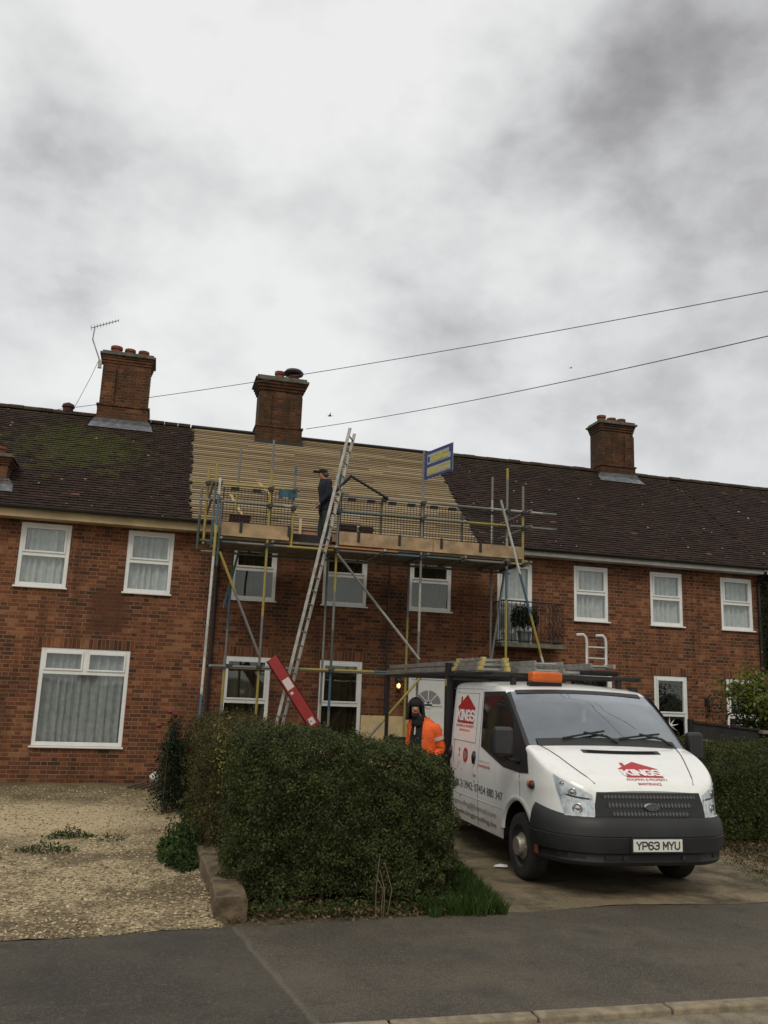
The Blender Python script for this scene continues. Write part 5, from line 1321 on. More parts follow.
#PART3
# ------------------------------------------------------------------ hedges and plants
M['privet'] = leaf_material('privet_leaf', (.010, .017, .006), (.092, .108, .036), odd=(.16, .12, .045), oddp=.97)
M['privet_brown'] = leaf_material('hedge_leaf_olive', (.016, .018, .006), (.115, .100, .038), odd=(.16, .10, .035), oddp=.95)
M['hedge_right'] = leaf_material('clipped_hedge_leaf', (.014, .020, .006), (.085, .100, .028), odd=(.12, .11, .03), oddp=.97)
M['shrub_dark'] = leaf_material('dark_shrub_leaf', (.006, .013, .006), (.030, .048, .020), odd=(.10, .07, .03))
M['herb'] = leaf_material('fresh_green_leaf', (.012, .028, .008), (.055, .090, .024), odd=(.18, .18, .05), oddp=.98)
M['climber'] = leaf_material('yellow_green_leaf', (.035, .048, .008), (.18, .21, .042), odd=(.28, .22, .04), oddp=.96)
M['variegated'] = leaf_material('variegated_leaf', (.12, .12, .025), (.30, .28, .06), odd=(.5, .46, .14))
M['dry'] = leaf_material('dry_leaf', (.05, .032, .018), (.19, .12, .065), odd=(.34, .26, .17), oddp=.93, trans=.05)
M['grass'] = leaf_material('grass_blade', (.012, .026, .005), (.050, .085, .018), odd=(.14, .12, .05), oddp=.94)

def box_points(k, x0, x1, y0, y1, z0, z1, rnd=.22, depth=.07, bump=.10, taper=0., seedz=0., faces='fblrt', drop=0.):
    A = {'f': (x1-x0)*(z1-z0), 'b': (x1-x0)*(z1-z0), 'l': (y1-y0)*(z1-z0), 'r': (y1-y0)*(z1-z0), 't': (x1-x0)*(y1-y0)}
    wts = {'f': 1.5, 'b': .35, 'l': 1.2, 'r': .9, 't': 1.}
    names = [f for f in faces]; p = np.array([A[f]*wts[f] for f in names]); p /= p.sum()
    fc = rng.choice(len(names), k, p=p); P, Nn = [], []
    c = Vector(((x0+x1)/2, (y0+y1)/2, (z0+z1)/2)); h = Vector(((x1-x0)/2, (y1-y0)/2, (z1-z0)/2))
    for i in range(k):
        f = names[fc[i]]; u, v = random.uniform(-1, 1), random.uniform(-1, 1)
        if f == 'f': q = Vector((u*h.x, -h.y, v*h.z))
        elif f == 'b': q = Vector((u*h.x, h.y, v*h.z))
        elif f == 'l': q = Vector((-h.x, u*h.y, v*h.z))
        elif f == 'r': q = Vector((h.x, u*h.y, v*h.z))
        else: q = Vector((u*h.x, v*h.y, h.z))
        # rounded box: pull towards an inner box then push out by rnd
        zlo = -h.z
        inner = Vector((max(-h.x+rnd, min(h.x-rnd, q.x)), max(-h.y+rnd, min(h.y-rnd, q.y)), max(zlo, min(h.z-rnd, q.z))))
        d = q - inner
        n = d.normalized() if d.length > 1e-4 else Vector((0, 0, 1))
        q = inner + n*rnd
        w = c + q
        b = fbm(w.x, w.y, w.z + seedz, 1.6, 3)*bump*.9 + fbm(w.x, w.y, w.z + seedz, 7., 2)*bump*.75
        if random.random() < .012: b += random.uniform(.02, .12)
        w += n*(b - abs(random.gauss(0, depth)))
        if drop: w.z -= drop*max(0, (w.x-x0)/(x1-x0)-.45)/.55*max(0, (w.z-z0)/(z1-z0))
        if taper: w.x += (c.x - w.x)*taper*(1-(w.z-z0)/(z1-z0))*.5
        P.append(w[:]); Nn.append(n[:])
    return P, Nn
def inner_mass(x0, x1, y0, y1, z0, z1, ins):
    mb = MB(); nx, nz = 10, 6
    mb.lathe(((x0+x1)/2, (y0+y1)/2, 0), (0,0,1), [(z0, 1), (z0+.01, 1), ((z0+z1)/2, 1), (z1-ins*1.6, 1), (z1-ins, .8)], 32)
    for i, v in enumerate(mb.v):
        dx, dy = v[0]-(x0+x1)/2, v[1]-(y0+y1)/2; m_ = max(abs(dx), abs(dy)); l = math.hypot(dx, dy)
        k = (l/m_)**.75 if m_ > 0 else 1
        k *= 1 + .1*fbm(v[0], v[1], v[2], 2.)
        mb.v[i] = ((x0+x1)/2 + dx*k*((x1-x0)/2-ins), (y0+y1)/2 + dy*k*((y1-y0)/2-ins), v[2])
    return mb
def hedge(name, dims, k, size, m_, label, cat='hedge', group=None, **kw):
    r_ = thing(name, ((dims[0]+dims[1])/2, (dims[2]+dims[3])/2, 0), label, cat, group)
    P, Nn = box_points(k, *dims, **kw); leaves(P, Nn, size, 'foliage', m_, r_)
    im = inner_mass(*dims, .26)
    if kw.get('drop'): im.v = [(a, b, c_ - kw['drop']*max(0, (a-dims[0])/(dims[1]-dims[0])-.4)/.55*(c_/dims[5])) for a, b, c_ in im.v]
    im.build('inner_branches', m_, r_)
    st_ = MB(); x0, x1, y0, y1, z0, z1 = dims
    for i in range(14):
        x = random.uniform(x0+.25, x1-.25); y = random.uniform(y0+.2, y0+.5) if i < 8 else random.uniform(y0+.3, y1-.3)
        st_.path([(x, y, 0), (x+random.uniform(-.08, .08), y, .3), (x+random.uniform(-.2, .2), y+random.uniform(-.15, .15), .75)], [.022, .017, .008], 6)
    st_.build('stem', 'bark', r_)
    return r_
hedge('hedge', (.84, 2.95, 7.95, 9.9, .10, 1.45), 135000, .026, 'privet', 'big dense dark green hedge in the foreground between the gravel and the van', rnd=.27, depth=.06, bump=.125, drop=.16)
hedge('hedge', (.64, 1.75, 10.0, 14.3, .05, 1.43), 60000, .030, 'privet_brown', 'looser dark hedge behind the foreground one, reaching back to the scaffold foot', rnd=.35, depth=.10, bump=.2, seedz=4.)
hedge('hedge', (7.45, 13.2, 10.7, 13.0, .04, 1.30), 95000, .032, 'hedge_right', 'long low clipped hedge at the right edge beyond the van', rnd=.22, depth=.05, bump=.08, seedz=9.)

def shrub(name, pts_fn, k, size, m_, label, stems, cat='shrub', asp=.5, group=None):
    P, Nn = [], []
    for i in range(k):
        p, n = pts_fn(); P.append(p); Nn.append(n)
    c = np.mean(np.array(P), 0)
    r_ = thing(name, (float(c[0]), float(c[1]), 0), label, cat, group)
    leaves(P, Nn, size, 'foliage', m_, r_, asp=asp)
    mb = MB()
    for s in stems: mb.path(s[0], s[1], 6)
    if stems: mb.build('stem', 'bark', r_)
    return r_
# rose shrub with upright shoots
shoots = []
for i in range(16):
    x, y = random.uniform(.22, .80), random.uniform(13.3, 14.2); h_ = random.uniform(.9, 1.45) if x < .4 else random.uniform(.8, 1.25)
    lx = random.uniform(-.22, .08); shoots.append([Vector((x, y, 0)), Vector((x + lx*.3, y, h_*.5)), Vector((x + lx, y + random.uniform(-.1, .1), h_))])
def rose_pt():
    s = random.choice(shoots); t = random.betavariate(1.6, 1.5); a = s[0].lerp(s[1], t*2) if t < .5 else s[1].lerp(s[2], t*2-1)
    r_ = .17*(1.15 - t) + .03; d = Vector((random.gauss(0, 1), random.gauss(0, 1), random.gauss(0, .6))); 
    return (a + d*r_*.6)[:], d.normalized()[:]
ro = shrub('rose_bush', rose_pt, 9000, .042, 'shrub_dark', 'dark upright rose bush with small red blooms against the left brick wall', [([p[:] for p in s], [.012, .009, .004]) for s in shoots])
for p in ((.30, 13.5, 1.42), (.38, 13.6, 1.38), (.16, 13.8, 1.20)):
    mb = MB(); mb.lathe(p, (.1,-.3,1), [(0, .01), (.02, .04), (.05, .05), (.07, .03), (.075, 0)], 9); mb.build('rose_bloom', mat('faded_red_petal', (.15, .02, .02), .7), ro)
# green herb clump by the stone edging
def herb_pt():
    a = random.uniform(0, 6.28); r_ = random.random()**.5; x = .50 + .26*r_*math.cos(a); y = 10.4 + .85*r_*math.sin(a)
    z = abs(random.gauss(0, .5))*.5*(1.1 - r_) + .02; return (x, y, min(z, .55) + .03*fbm(x, y, 0, 5)), (math.cos(a)*.5, math.sin(a)*.5, .8)
shrub('herb_clump', herb_pt, 3400, .060, 'herb', 'bright green leafy weeds spilling over the gravel edge beside the timber sleeper', [], 'plant', asp=.35)
def herb2():
    x = random.uniform(.95, 2.9); y = 7.75 + random.random()**2*.35; z = random.random()**2*.16*(.4 + .6*max(0, fbm(x, 0, 0, 3)+.4)); return (x, y, z), (0, -.3, 1)
shrub('ground_weeds', herb2, 2300, .035, 'herb', 'low straggling weeds along the foot of the foreground hedge', [], 'weeds', asp=.35)
def var_pt():
    t = random.random(); x = .83 + random.gauss(0, .05) - .02*t; y = 9.2 + .9*t + random.gauss(0, .05); z = .75 + .72*t + random.gauss(0, .06); return (x, y, z), (-1, -.4, .3)
shrub('variegated_shoot', var_pt, 130, .032, 'variegated', 'yellow variegated sprig growing up the left face of the foreground hedge', [], 'plant')
# climber at right
limbs = [[Vector((12.6, 14.6, 0)), Vector((12.3, 14.5, 1.2)), Vector((11.35 + random.uniform(-.9, .9), 14.3 + random.uniform(-.2, .3), 2.1 + random.uniform(-.4, .9)))] for _ in range(15)]
def cl_pt():
    s = random.choice(limbs); t = random.betavariate(2.6, 1.2); a = s[0].lerp(s[1], t*2) if t < .5 else s[1].lerp(s[2], t*2-1)
    d = Vector((random.gauss(0, 1), random.gauss(0, 1), random.gauss(0, .8))); return (a + d*.17)[:], d.normalized()[:]
shrub('climbing_shrub', cl_pt, 10000, .075, 'climber', 'yellow-green leafy shrub reaching in from the right edge before the brick wall', [([p[:] for p in s], [.03, .02, .008]) for s in limbs])
def iv_pt():
    x = 11.5 + random.gauss(0, .55); z = random.uniform(1.0, 2.3); return (x + .3, 14.75 + random.gauss(0, .2), z), (0, -1, .2)
shrub('dark_shrub', iv_pt, 6000, .06, 'shrub_dark', 'dark evergreen shrub low behind the yellow-green one at the right edge', [([(12.0, 14.8, 0), (11.9, 14.8, 2)], [.03, .01])])
def ivy2():
    z = random.uniform(2.6, 4.9); return (13.78 + random.gauss(0, .09), 17.2 + random.gauss(0, .04), z), (-.3, -1, 0)
shrub('ivy', ivy2, 2600, .05, 'shrub_dark', 'dark ivy climbing the wall at the far right downpipe', [([(13.8, 17.27, 0), (13.76, 17.27, 4.8)], [.02, .01])], 'ivy')
# plant on balcony
def bal_pt():
    a = random.uniform(0, 6.28); r_ = random.random()**.5*.30; return (7.52 + r_*math.cos(a), 16.93 + r_*.4*math.sin(a), 3.55 + random.gauss(0, .09) - r_*.25), (math.cos(a), math.sin(a), .5)
bp_ = shrub('potted_plant', bal_pt, 1500, .07, 'shrub_dark', 'dark bushy potted plant standing on the small balcony', [([(7.52, 16.95, 3.1), (7.52, 16.93, 3.5)], [.02, .012])], 'potted plant')
pt_ = MB(); pt_.lathe((7.52, 16.95, 2.952), (0,0,1), [(0, .11), (.22, .15), (.24, .165), (.26, .165), (.26, .13), (.2, .12)], 18); pt_.build('plant_pot', 'lead', bp_)
# weeds in the gravel
for i, (x, y, w, n) in enumerate(((-.78, 11.55, .30, 420), (-.95, 10.65, .34, 300), (-.3, 11.3, .16, 70))):
    def wp():
        a = random.uniform(0, 6.28); r_ = random.random()**.6; return (x + w*r_*math.cos(a), y + w*.45*r_*math.sin(a), .02 + random.random()*.13*(1-r_)), (math.cos(a)*.6, math.sin(a)*.6, .5)
    shrub('gravel_weed', wp, n, .035, 'herb', ('green tuft of weeds in the middle of the gravel drive, farther of two', 'flat green weed patch in the gravel drive, nearer of two', 'sparse little sprout in the gravel right of the weed tufts')[i], [], 'weed', group='weeds in the gravel')
# dry leaves under the hedge, along the verge
def dl_pts(k, x0, x1, y0, y1):
    P = [(random.uniform(x0, x1), y0 + (y1-y0)*random.random()**.8 + max(0, .06*(x1-2)), .0 + random.random()**3*.05) for _ in range(k)]; return P, [(0, 0, 1)]*k
P, Nn = dl_pts(3200, .75, 3.1, 7.5, 8.5); o = leaves(P, Nn, .045, 'leaf_litter', 'dry', None, spread=.45); tag(o, 'brown fallen leaves lying under the front of the foreground hedge', 'leaf litter', kind='stuff')
P, Nn = dl_pts(2600, 6.9, 8.8, 8.2, 10.9); P2 = [(x + .25*(y-9), y, z) for x, y, z in P]; o = leaves(P2, Nn, .045, 'leaf_litter', 'dry', None, spread=.5); tag(o, 'brown leaf litter on the verge between the drive and the right hedge', 'leaf litter', kind='stuff')
def blades(name, k, fn, hgt, label):
    V, F, T = [], [], []
    for i in range(k):
        x, y, hs = fn(); a = random.uniform(0, 6.28); w = .0045; h_ = hgt*hs*random.uniform(.5, 1.2); lx, ly = random.gauss(0, .35)*h_, random.gauss(0, .35)*h_
        b = len(V); ca, sa = math.cos(a)*w, math.sin(a)*w
        V += [(x-ca, y-sa, -.01), (x+ca, y+sa, -.01), (x+lx*.4+ca*.7, y+ly*.4+sa*.7, h_*.6), (x+lx*.4-ca*.7, y+ly*.4-sa*.7, h_*.6), (x+lx, y+ly, h_)]
        F += [(b, b+1, b+2, b+3), (b+3, b+2, b+4)]; t = random.random(); T += [t, t]
    mb = MB(); mb.v, mb.f = V, F; o = mb.build(name, 'grass', tint=T); return tag(o, label, 'grass', kind='stuff')
def g1():
    while True:
        x = random.uniform(2.45, 3.75); y = random.uniform(7.55, 9.8)
        e = 2.6 + .25*(y-7.6) + .1*fbm(y, 0, 0, 3)
        if 2.5 < x < 3.22 + .14*(y-7.6) + .06*fbm(0, y, 0, 4) and y > 7.58 + .06*fbm(x, 1, 0, 5): return x, y, .6 + .6*max(0, 1 - abs(x-3.0)/.6)
blades('grass_tuft', 15000, g1, .13, 'bright green rough grass between the foreground hedge and the drive')
def g2():
    x = random.uniform(6.7, 9.5); y = random.uniform(8.2, 10.8); return x + .3*(y-9), y, .35
blades('verge_grass', 5000, g2, .07, 'thin grass on the verge right of the van')
def g3():
    x = random.uniform(-6, .7); return x, pave_edge(x) + random.gauss(0, .015), .25
blades('edge_grass', 700, g3, .05, 'tiny grass blades along the join of gravel and pavement')
# dead stems at the hedge foot
ds = thing('dead_stems', (2.35, 7.9, 0), 'bunch of pale dead stems leaning on the front of the foreground hedge', 'dead stems')
mb = MB()
for k in range(4):
    x = 2.05 + .035*k + random.uniform(-.02, .02); mb.path([(x, 7.72, 0), (x + random.uniform(-.03, .05), 7.72, .2), (x + random.uniform(-.05, .10), 7.78, random.uniform(.3, .5))], [.0035, .003, .002], 5)
mb.build('stem', mat('dead_stem', (.17, .13, .085), .8), ds)
# stone block edging
mb = MB(); n = 16; vs = []
for i in range(n+1):
    t = i/n; y = 7.66 + 2.5*t; xc = .80 + .02*math.sin(t*5)
    z = .18 + .02*fbm(0, y, 0, 3) - .02*t
    for (dx, zz) in ((-.14, -.03), (-.145, z-.02), (-.125, z), (0, z+.012*fbm(.5, y, 0, 8)), (.12, z), (.14, z-.03), (.14, -.03)): vs.append((xc+dx+.012*fbm(dx, y, zz, 4), y, zz))
mb.add(vs, [(i*7+j, (i+1)*7+j, (i+1)*7+j+1, i*7+j+1) for i in range(n) for j in range(6)] + [tuple(range(6, -1, -1)), tuple(n*7+j for j in range(7))])
tag(mb.build('timber_sleeper', 'sleeper'), 'weathered low timber sleeper edging the gravel beside the foreground hedge', 'sleeper')
# bits on the ground
mb = MB(); mb.lathe((.14, 16.9, .16), (.9,-.3,.2), [(0, .05), (.10, .09), (.12, .095), (.12, .08), (.02, .04)], 14); tag(mb.build('plastic_pot', 'white_pot'), 'small white plastic pot lying against the foot of the left house wall', 'pot')
mb = MB(); 
for k in range(5): mb.path([(-.25 + .12*k, 16.5 - .1*k, .03), (.1 + .1*k, 16.8 - .05*k, .09), (.45, 16.95, .08 + .03*k)], [.02, .03, .012], 6)
tag(mb.build('fallen_branch', 'bark'), 'dark dead branches lying at the foot of the left wall', 'branches')
mb = MB(); mb.add([(3.86, 9.50, .02), (4.02, 9.46, .022), (4.05, 9.56, .03), (3.92, 9.60, .024), (3.95, 9.53, .045)], [(0,1,4), (1,2,4), (2,3,4), (3,0,4)]); o = mb.build('paper_scrap', 'white_pot'); tag(o, 'crumpled white scrap of paper on the drive beside the front wheel', 'litter')
# fence at right
fe = thing('dark_fence', (11.5, 14.2, 0), 'black stained timber fence behind the right hedge with a pale rail along it', 'fence')
mb = MB()
def ft_(x): return 1.56 - .085*(x-9.2)
x = 9.65
while x < 15:
    z1 = ft_(x) if x < 11.5 else ft_(11.5)
    mb.add([(x, 14.2, 0), (x+.146, 14.2, 0), (x+.146, 14.2, z1-.0124), (x, 14.2, z1), (x, 14.225, 0), (x+.146, 14.225, 0), (x+.146, 14.225, z1-.0124), (x, 14.225, z1)], [(0,1,2,3), (7,6,5,4), (3,2,6,7), (0,3,7,4), (1,5,6,2)]); x += .15
mb.build('boards', 'fence_dark', fe)
mb = MB(); mb.bar((9.65, 14.17, ft_(9.65)-.30), (12.2, 14.17, ft_(12.2)-.30), .05, .05); mb.build('rail', 'plank', fe)
mb = MB(); mb.bar((9.65, 14.21, ft_(9.65)+.02), (11.6, 14.21, ft_(11.6)+.02), .03, .09); mb.build('capping', 'fence_dark', fe)
for x in (9.6, 11.0, 13.4): MB().box(x, 14.226, 0, x+.09, 14.31, ft_(min(x, 11.5))+.05).build('post', 'fence_dark', fe)
MB().box(11.02, 14.05, 1.36, 12.6, 14.19, 1.42).build('shelf_board', 'stone', fe)

# ------------------------------------------------------------------ people
def skinned(name, J, E, m_, parent, sub=2, root=0, smooth=True):
    """J: {key: ((x,y,z), radius)}"""
    keys = list(J); idx = {k: i for i, k in enumerate(keys)}
    me = bpy.data.meshes.new(name); me.from_pydata([J[k][0] for k in keys], [(idx[a], idx[b]) for a, b in E], [])
    o = bpy.data.objects.new(name, me); col.objects.link(o)
    sk = o.modifiers.new('skin', 'SKIN'); me.skin_vertices.new() if not me.skin_vertices else None
    for k in keys:
        r_ = J[k][1]; r_ = (r_, r_) if not isinstance(r_, tuple) else r_; me.skin_vertices[0].data[idx[k]].radius = r_
    me.skin_vertices[0].data[root].use_root = True
    sb_ = o.modifiers.new('sub', 'SUBSURF'); sb_.levels = sub; sb_.render_levels = sub
    dg = bpy.context.evaluated_depsgraph_get(); dg.update(); m2 = bpy.data.meshes.new_from_object(o.evaluated_get(dg)); bpy.data.objects.remove(o)
    m2.name = name; m2.shade_smooth(); m2.materials.clear()
    return link(name, m2, m_, parent)
def person(base, face, height, pose, label):
    """face: heading angle of the person's forward axis; pose keys override local joints (forward, left, up) given for a 1.75 m body"""
    r_ = thing('person', base, label, 'person'); k = height/1.75; F = Vector((math.cos(face), math.sin(face), 0)); Lf = Vector((-math.sin(face), math.cos(face), 0))
    B = Vector(base)
    J = dict(pelvis=((0, 0, .95), .112), waist=((0, 0, 1.08), .115), chest=((.01, 0, 1.28), .14), upper=((.0, 0, 1.40), .085), neck=((.02, 0, 1.49), .052), jaw=((.045, 0, 1.56), .062), head=((.03, 0, 1.64), .082), crown=((.02, 0, 1.70), .062), nose=((.125, 0, 1.615), .014),
             hipL=((0, .095, .90), .080), kneeL=((.02, .10, .50), .056), ankL=((-.01, .11, .09), .042), toeL=((.15, .12, .035), .036), hipR=((0, -.095, .90), .080), kneeR=((.02, -.10, .50), .056), ankR=((-.01, -.11, .09), .042), toeR=((.15, -.12, .035), .036),
             shL=((0, .18, 1.42), .050), elL=((-.03, .24, 1.13), .043), wrL=((.10, .22, .90), .028), palL=((.15, .21, .85), .032), shR=((0, -.18, 1.42), .050), elR=((-.03, -.24, 1.13), .043), wrR=((.10, -.22, .90), .028), palR=((.15, -.21, .85), .032))
    J.update({a: (b, J[a][1]) for a, b in pose.items()})
    for s in 'LR':
        w, p = Vector(J['wr'+s][0]), Vector(J['pal'+s][0]); d = (p-w).normalized(); sd_ = Vector((0, 1, 0)) if abs(d.y) < .8 else Vector((1, 0, 0)); sd_ = (sd_ - d*sd_.dot(d)).normalized(); up = d.cross(sd_)
        inn = -1 if s == 'L' else 1
        for i, (o_, ln) in enumerate(((-.027, .058), (-.009, .070), (.009, .066), (.027, .052))):
            a = p + sd_*o_ + d*.025; b = a + d*ln*.55 + up*.006*0; c = b + d*ln*.35 + Vector((0, 0, -.018)); J[f'f{s}{i}a'] = (tuple(a), .0105); J[f'f{s}{i}b'] = (tuple(b), .009); J[f'f{s}{i}c'] = (tuple(c), .0075)
        a = p + sd_*.03*inn - d*.012; b = a + sd_*.022*inn + d*.03; J[f't{s}a'] = (tuple(a), .012); J[f't{s}b'] = (tuple(b), .009)
    W = {a: (tuple(B + (F*b[0] + Lf*b[1] + Vector((0, 0, b[2])))*k), (c*k)) for a, (b, c) in J.items()}
    E = [('pelvis', 'waist'), ('waist', 'chest'), ('chest', 'upper'), ('upper', 'neck'), ('neck', 'jaw'), ('jaw', 'head'), ('head', 'crown'), ('head', 'nose')]
    for s in 'LR':
        E += [('pelvis', 'hip'+s), ('hip'+s, 'knee'+s), ('knee'+s, 'ank'+s), ('ank'+s, 'toe'+s), ('upper', 'sh'+s), ('sh'+s, 'el'+s), ('el'+s, 'wr'+s), ('wr'+s, 'pal'+s), ('pal'+s, f't{s}a'), (f't{s}a', f't{s}b')]
        for i in range(4): E += [('pal'+s, f'f{s}{i}a'), (f'f{s}{i}a', f'f{s}{i}b'), (f'f{s}{i}b', f'f{s}{i}c')]
    skinned('body', W, E, 'skin', r_)
    def cloth(name, keys, add, m_, extra=None, smul=1.):
        C_ = {a: (W[a][0], W[a][1]*smul + add*k*(.62 if a[:2] in ('el', 'wr') else (.8 if a[:2] == 'sh' else 1))) for a in keys}
        if extra: 
            for a, (b, c) in extra.items(): C_[a] = (tuple(B + (F*b[0] + Lf*b[1] + Vector((0, 0, b[2])))*k), c*k)
        Ee = [e for e in E if e[0] in C_ and e[1] in C_] + (EX.get(name, []) if EX else [])
        return skinned(name, C_, Ee, m_, r_)
    def coat(name, rows, m_, arms=True, a0=0, a1=360, infl=0., fold=.010, cr=1.):
        mb = MB(); n = 28; vs = []
        for z, wl, wf, cf in rows:
            for i in range(n+1):
                a = R(a0 + (a1-a0)*i/n); f0 = fold*(mnoise.noise(Vector((math.cos(a)*2.2, math.sin(a)*2.2, z*11))) + .6*mnoise.noise(Vector((math.cos(a)*5, math.sin(a)*5, z*24))))
                vs.append(P(cf + math.cos(a)*(wf+infl+f0), math.sin(a)*(wl+infl+f0), z))
        m1 = len(rows); mb.add(vs, [(j*(n+1)+i, j*(n+1)+i+1, (j+1)*(n+1)+i+1, (j+1)*(n+1)+i) for j in range(m1-1) for i in range(n)])
        if arms:
            for s in 'LR':
                a, b, c_ = [Vector(W[q+s][0]) for q in ('sh', 'el', 'wr')]; pts, rr = [a.lerp(Vector(W['upper'][0]), .62) - Vector((0, 0, .03)), a.lerp(Vector(W['upper'][0]), .3) + Vector((0, 0, -.012))], [.05*k, .072*k]
                for t in range(9):
                    pts.append(a.lerp(b, t/8)); rr.append((.078 - .018*t/8 + .006*math.sin(t*2.1))*k*cr)
                for t in range(1, 8):
                    pts.append(b.lerp(c_, t/7)); rr.append((.060 - .014*t/7 + .005*math.sin(t*2.7))*k*cr)
                mb.path(pts, rr, 12)
        return mb.build(name, m_, r_, smooth=True)
    EX = {'coat': coat, 'inner_jacket': [('a', 'b'), ('b', 'c'), ('c', 'd')]}
    def P(f, l, u): return B + (F*f + Lf*l + Vector((0, 0, u)))*k
    return r_, W, cloth, P, F, Lf, k, EX
# roofer on the platform
r_, W, cloth, P, F, Lf, k, EX = person((3.04, 16.45, 4.51), math.pi, 1.66,
    dict(neck=(.055, 0, 1.50), jaw=(.10, 0, 1.545), head=(.10, 0, 1.63), crown=(.085, 0, 1.70), nose=(.20, 0, 1.60), chest=(.03, 0, 1.28), elL=(.0, .25, 1.14), wrL=(.15, .17, .97), palL=(.20, .14, .92), elR=(-.02, -.25, 1.14), wrR=(.15, -.17, .97), palR=(.20, -.14, .92),
         kneeL=(.0, .11, .50), ankL=(-.08, .12, .09), toeL=(.08, .14, .035), kneeR=(.06, -.11, .50), ankR=(.04, -.13, .09), toeR=(.20, -.14, .035)),
    'roofer in dark blue jacket and cap standing on the scaffold platform facing left')
ROWS = [(.84, .185, .135, 0.), (.95, .19, .14, 0.), (1.08, .185, .14, .0), (1.20, .20, .145, .01), (1.32, .215, .14, .01), (1.40, .205, .12, .01), (1.45, .150, .10, .02), (1.485, .095, .085, .03), (1.51, .085, .08, .04)]
EX['coat']('jacket', [(z, a+.01, b+.012, c + (.03 if z > 1.3 else .0)) for z, a, b, c in ROWS], 'navy')
EX['trousers'] = []
cloth('trousers', ['pelvis', 'hipL', 'kneeL', 'ankL', 'hipR', 'kneeR', 'ankR'], .024, 'charcoal')
for s in 'LR': cloth('boot', ['ank'+s, 'toe'+s], .018, 'black_cloth')
hc_ = Vector(W['head'][0]); mb = MB(); mb.lathe(hc_ + Vector((0, 0, .02)), Vector((.12, 0, 1)), [(0, .098), (.03, .098), (.06, .083), (.08, .05), (.085, 0)], 16); mb.obox(hc_ + F*.14 + Vector((0, 0, .028)), F, Lf, (0,0,1), .06, .07, .007); mb.build('cap', 'black_cloth', r_, smooth=False)
mb = MB(); mb.lathe(hc_ + Vector((.035, 0, -.03)), (0, 0, 1), [(-.03, .06), (0, .082), (.05, .088)], 12); mb.build('hair', mat('grey_hair', (.09, .08, .075), .9), r_, smooth=True)
for s in (-1, 1): MB().lathe(hc_ + F*.072 + Lf*.03*s - Vector((0, 0, .005)), F, [(0, .011), (.006, .008), (.009, 0)], 8).build('eye', 'ink', r_)
MB().obox(Vector(W['shL'][0]) + Vector((0, -.075, -.09)), (1,0,0), (0,1,0), (0,0,1), .02, .002, .012).build('badge', 'reflect', r_)

# worker beside the van
fa = R(-138)
r_, W, cloth, P, F, Lf, k, EX = person((3.66, 11.55, .0), fa, 1.80,
    dict(upper=(.04, 0, 1.40), neck=(.07, -.04, 1.49), jaw=(.115, -.075, 1.545), head=(.105, -.08, 1.625), crown=(.09, -.08, 1.70), nose=(.195, -.035, 1.605), shL=(.02, .185, 1.37), elL=(-.05, .235, 1.11), wrL=(.12, .19, .96), palL=(.17, .17, .93)),
    'bearded worker in orange hi-vis jacket and black hood standing between the hedge and the van')
EX['coat']('jacket', ROWS, 'hivis', fold=.014)
cloth('trousers', ['hipL', 'kneeL', 'ankL', 'hipR', 'kneeR', 'ankR', 'pelvis'], .022, 'black_cloth')
for s in 'LR': cloth('boot', ['ank'+s, 'toe'+s], .018, 'black_cloth')
F0, L0 = F, Lf; F = Vector((math.cos(R(-108)), math.sin(R(-108)), 0)); Lf = Vector((-F.y, F.x, 0))   # face turned to the street
hc_ = Vector(W['head'][0])
mb = MB(); nk = Vector(W['neck'][0]); mb.lathe(nk - Vector((0, 0, .10)), (0, 0, 1), [(0, .11), (.05, .105), (.10, .095), (.13, .095), (.14, .08)], 16); mb.build('collar', 'black_cloth', r_, smooth=True)
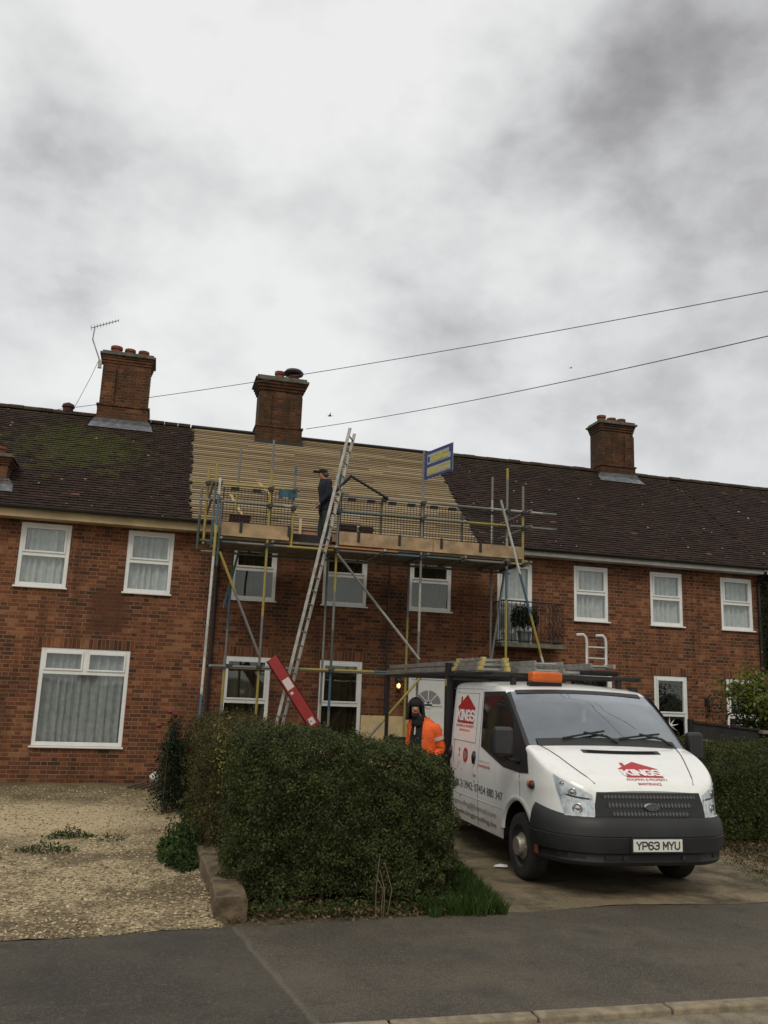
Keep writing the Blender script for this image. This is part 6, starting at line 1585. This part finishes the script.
# hood: open shell round the head and down to the shoulders
mb = MB(); vs = []; nu, nv = 20, 9
for j in range(nv+1):
    t = j/nv; zz = .142 - .30*t**1.3
    rad = .128*math.sqrt(max(.02, 1 - (max(0, zz+.01)/.158)**2)) + .02*max(0, t-.6)*2.5
    for i in range(nu+1):
        a = R(52) + (2*math.pi - R(104))*i/nu
        p = hc_ - F*.02 + (F*math.cos(a)*rad*1.05 + Lf*math.sin(a)*rad*.95) + Vector((0, 0, zz)); vs.append(p)
mb.add(vs, [(j*(nu+1)+i, j*(nu+1)+i+1, (j+1)*(nu+1)+i+1, (j+1)*(nu+1)+i) for j in range(nv) for i in range(nu)])
top = len(mb.v); mb.add([hc_ + Vector((0, 0, .150))], []); 
mb.f += [(top, i+1, i) for i in range(nu)]
h_o = mb.build('hood', 'black_cloth', r_, smooth=True); sm = h_o.modifiers.new('s', 'SOLIDIFY'); sm.thickness = .018; sm.offset = 1
mb = MB(); mb.lathe(hc_ - F*.015 + Vector((0, 0, .02)), (0,0,1), [(.0, .100), (.05, .098), (.09, .07), (.11, 0)], 14); mb.build('hair', 'black_cloth', r_, smooth=True)
jw = Vector(W['jaw'][0]); mb = MB(); mb.lathe(jw + F*.035 + Vector((0, 0, .012)), (0,0,-1), [(-.01, .052), (.02, .06), (.05, .048), (.075, .02), (.08, 0)], 14); mb.build('beard', mat('dark_beard', (.025, .017, .013), .95), r_, smooth=True)
mb = MB(); mb.obox(jw + F*.098 + Vector((0, 0, .022)), Lf, F, (0,0,1), .022, .004, .006); mb.build('mouth', mat('lips', (.30, .11, .09), .5), r_)
for s in (-1, 1):
    MB().lathe(hc_ + F*.074 + Lf*.032*s - Vector((0, 0, .002)), F, [(0, .012), (.006, .009), (.009, 0)], 8).build('eye', 'ink', r_)
# open black inner jacket at the front and bib; reflective band over the shoulder
EX['coat']('inner_jacket', ROWS, 'black_cloth', arms=False, a0=-42, a1=14, infl=.006, fold=.014)
mb = MB(); mb.bar(P(.15, -.05, 1.42), P(.165, -.05, 1.28), .02, .02, up=F); mb.build('scarf', 'reflect', r_, bevel=.008)
for tt_ in (.45,):
    a, b = Vector(W['shL'][0]), Vector(W['elL'][0]); p = a.lerp(b, tt_); ax_ = (b-a).normalized(); MB().lathe(p, ax_, [(-.022, .072), (-.022, .082), (.022, .080), (.022, .070)], 18).build('reflective_band', 'reflect', r_)

# park the van very slightly off square, with everything its rack carries
piv = van.location.copy(); RZ = Matrix.Rotation(R(-.8), 3, 'Z')
van.rotation_euler.z = R(-.8)
for o in list(bpy.data.objects):
    if o.parent is None and o.name.split('.')[0] in ('aluminium_ladder', 'folded_steps'):
        o.location = piv + RZ @ (o.location - piv); o.rotation_euler.z = R(-.8)
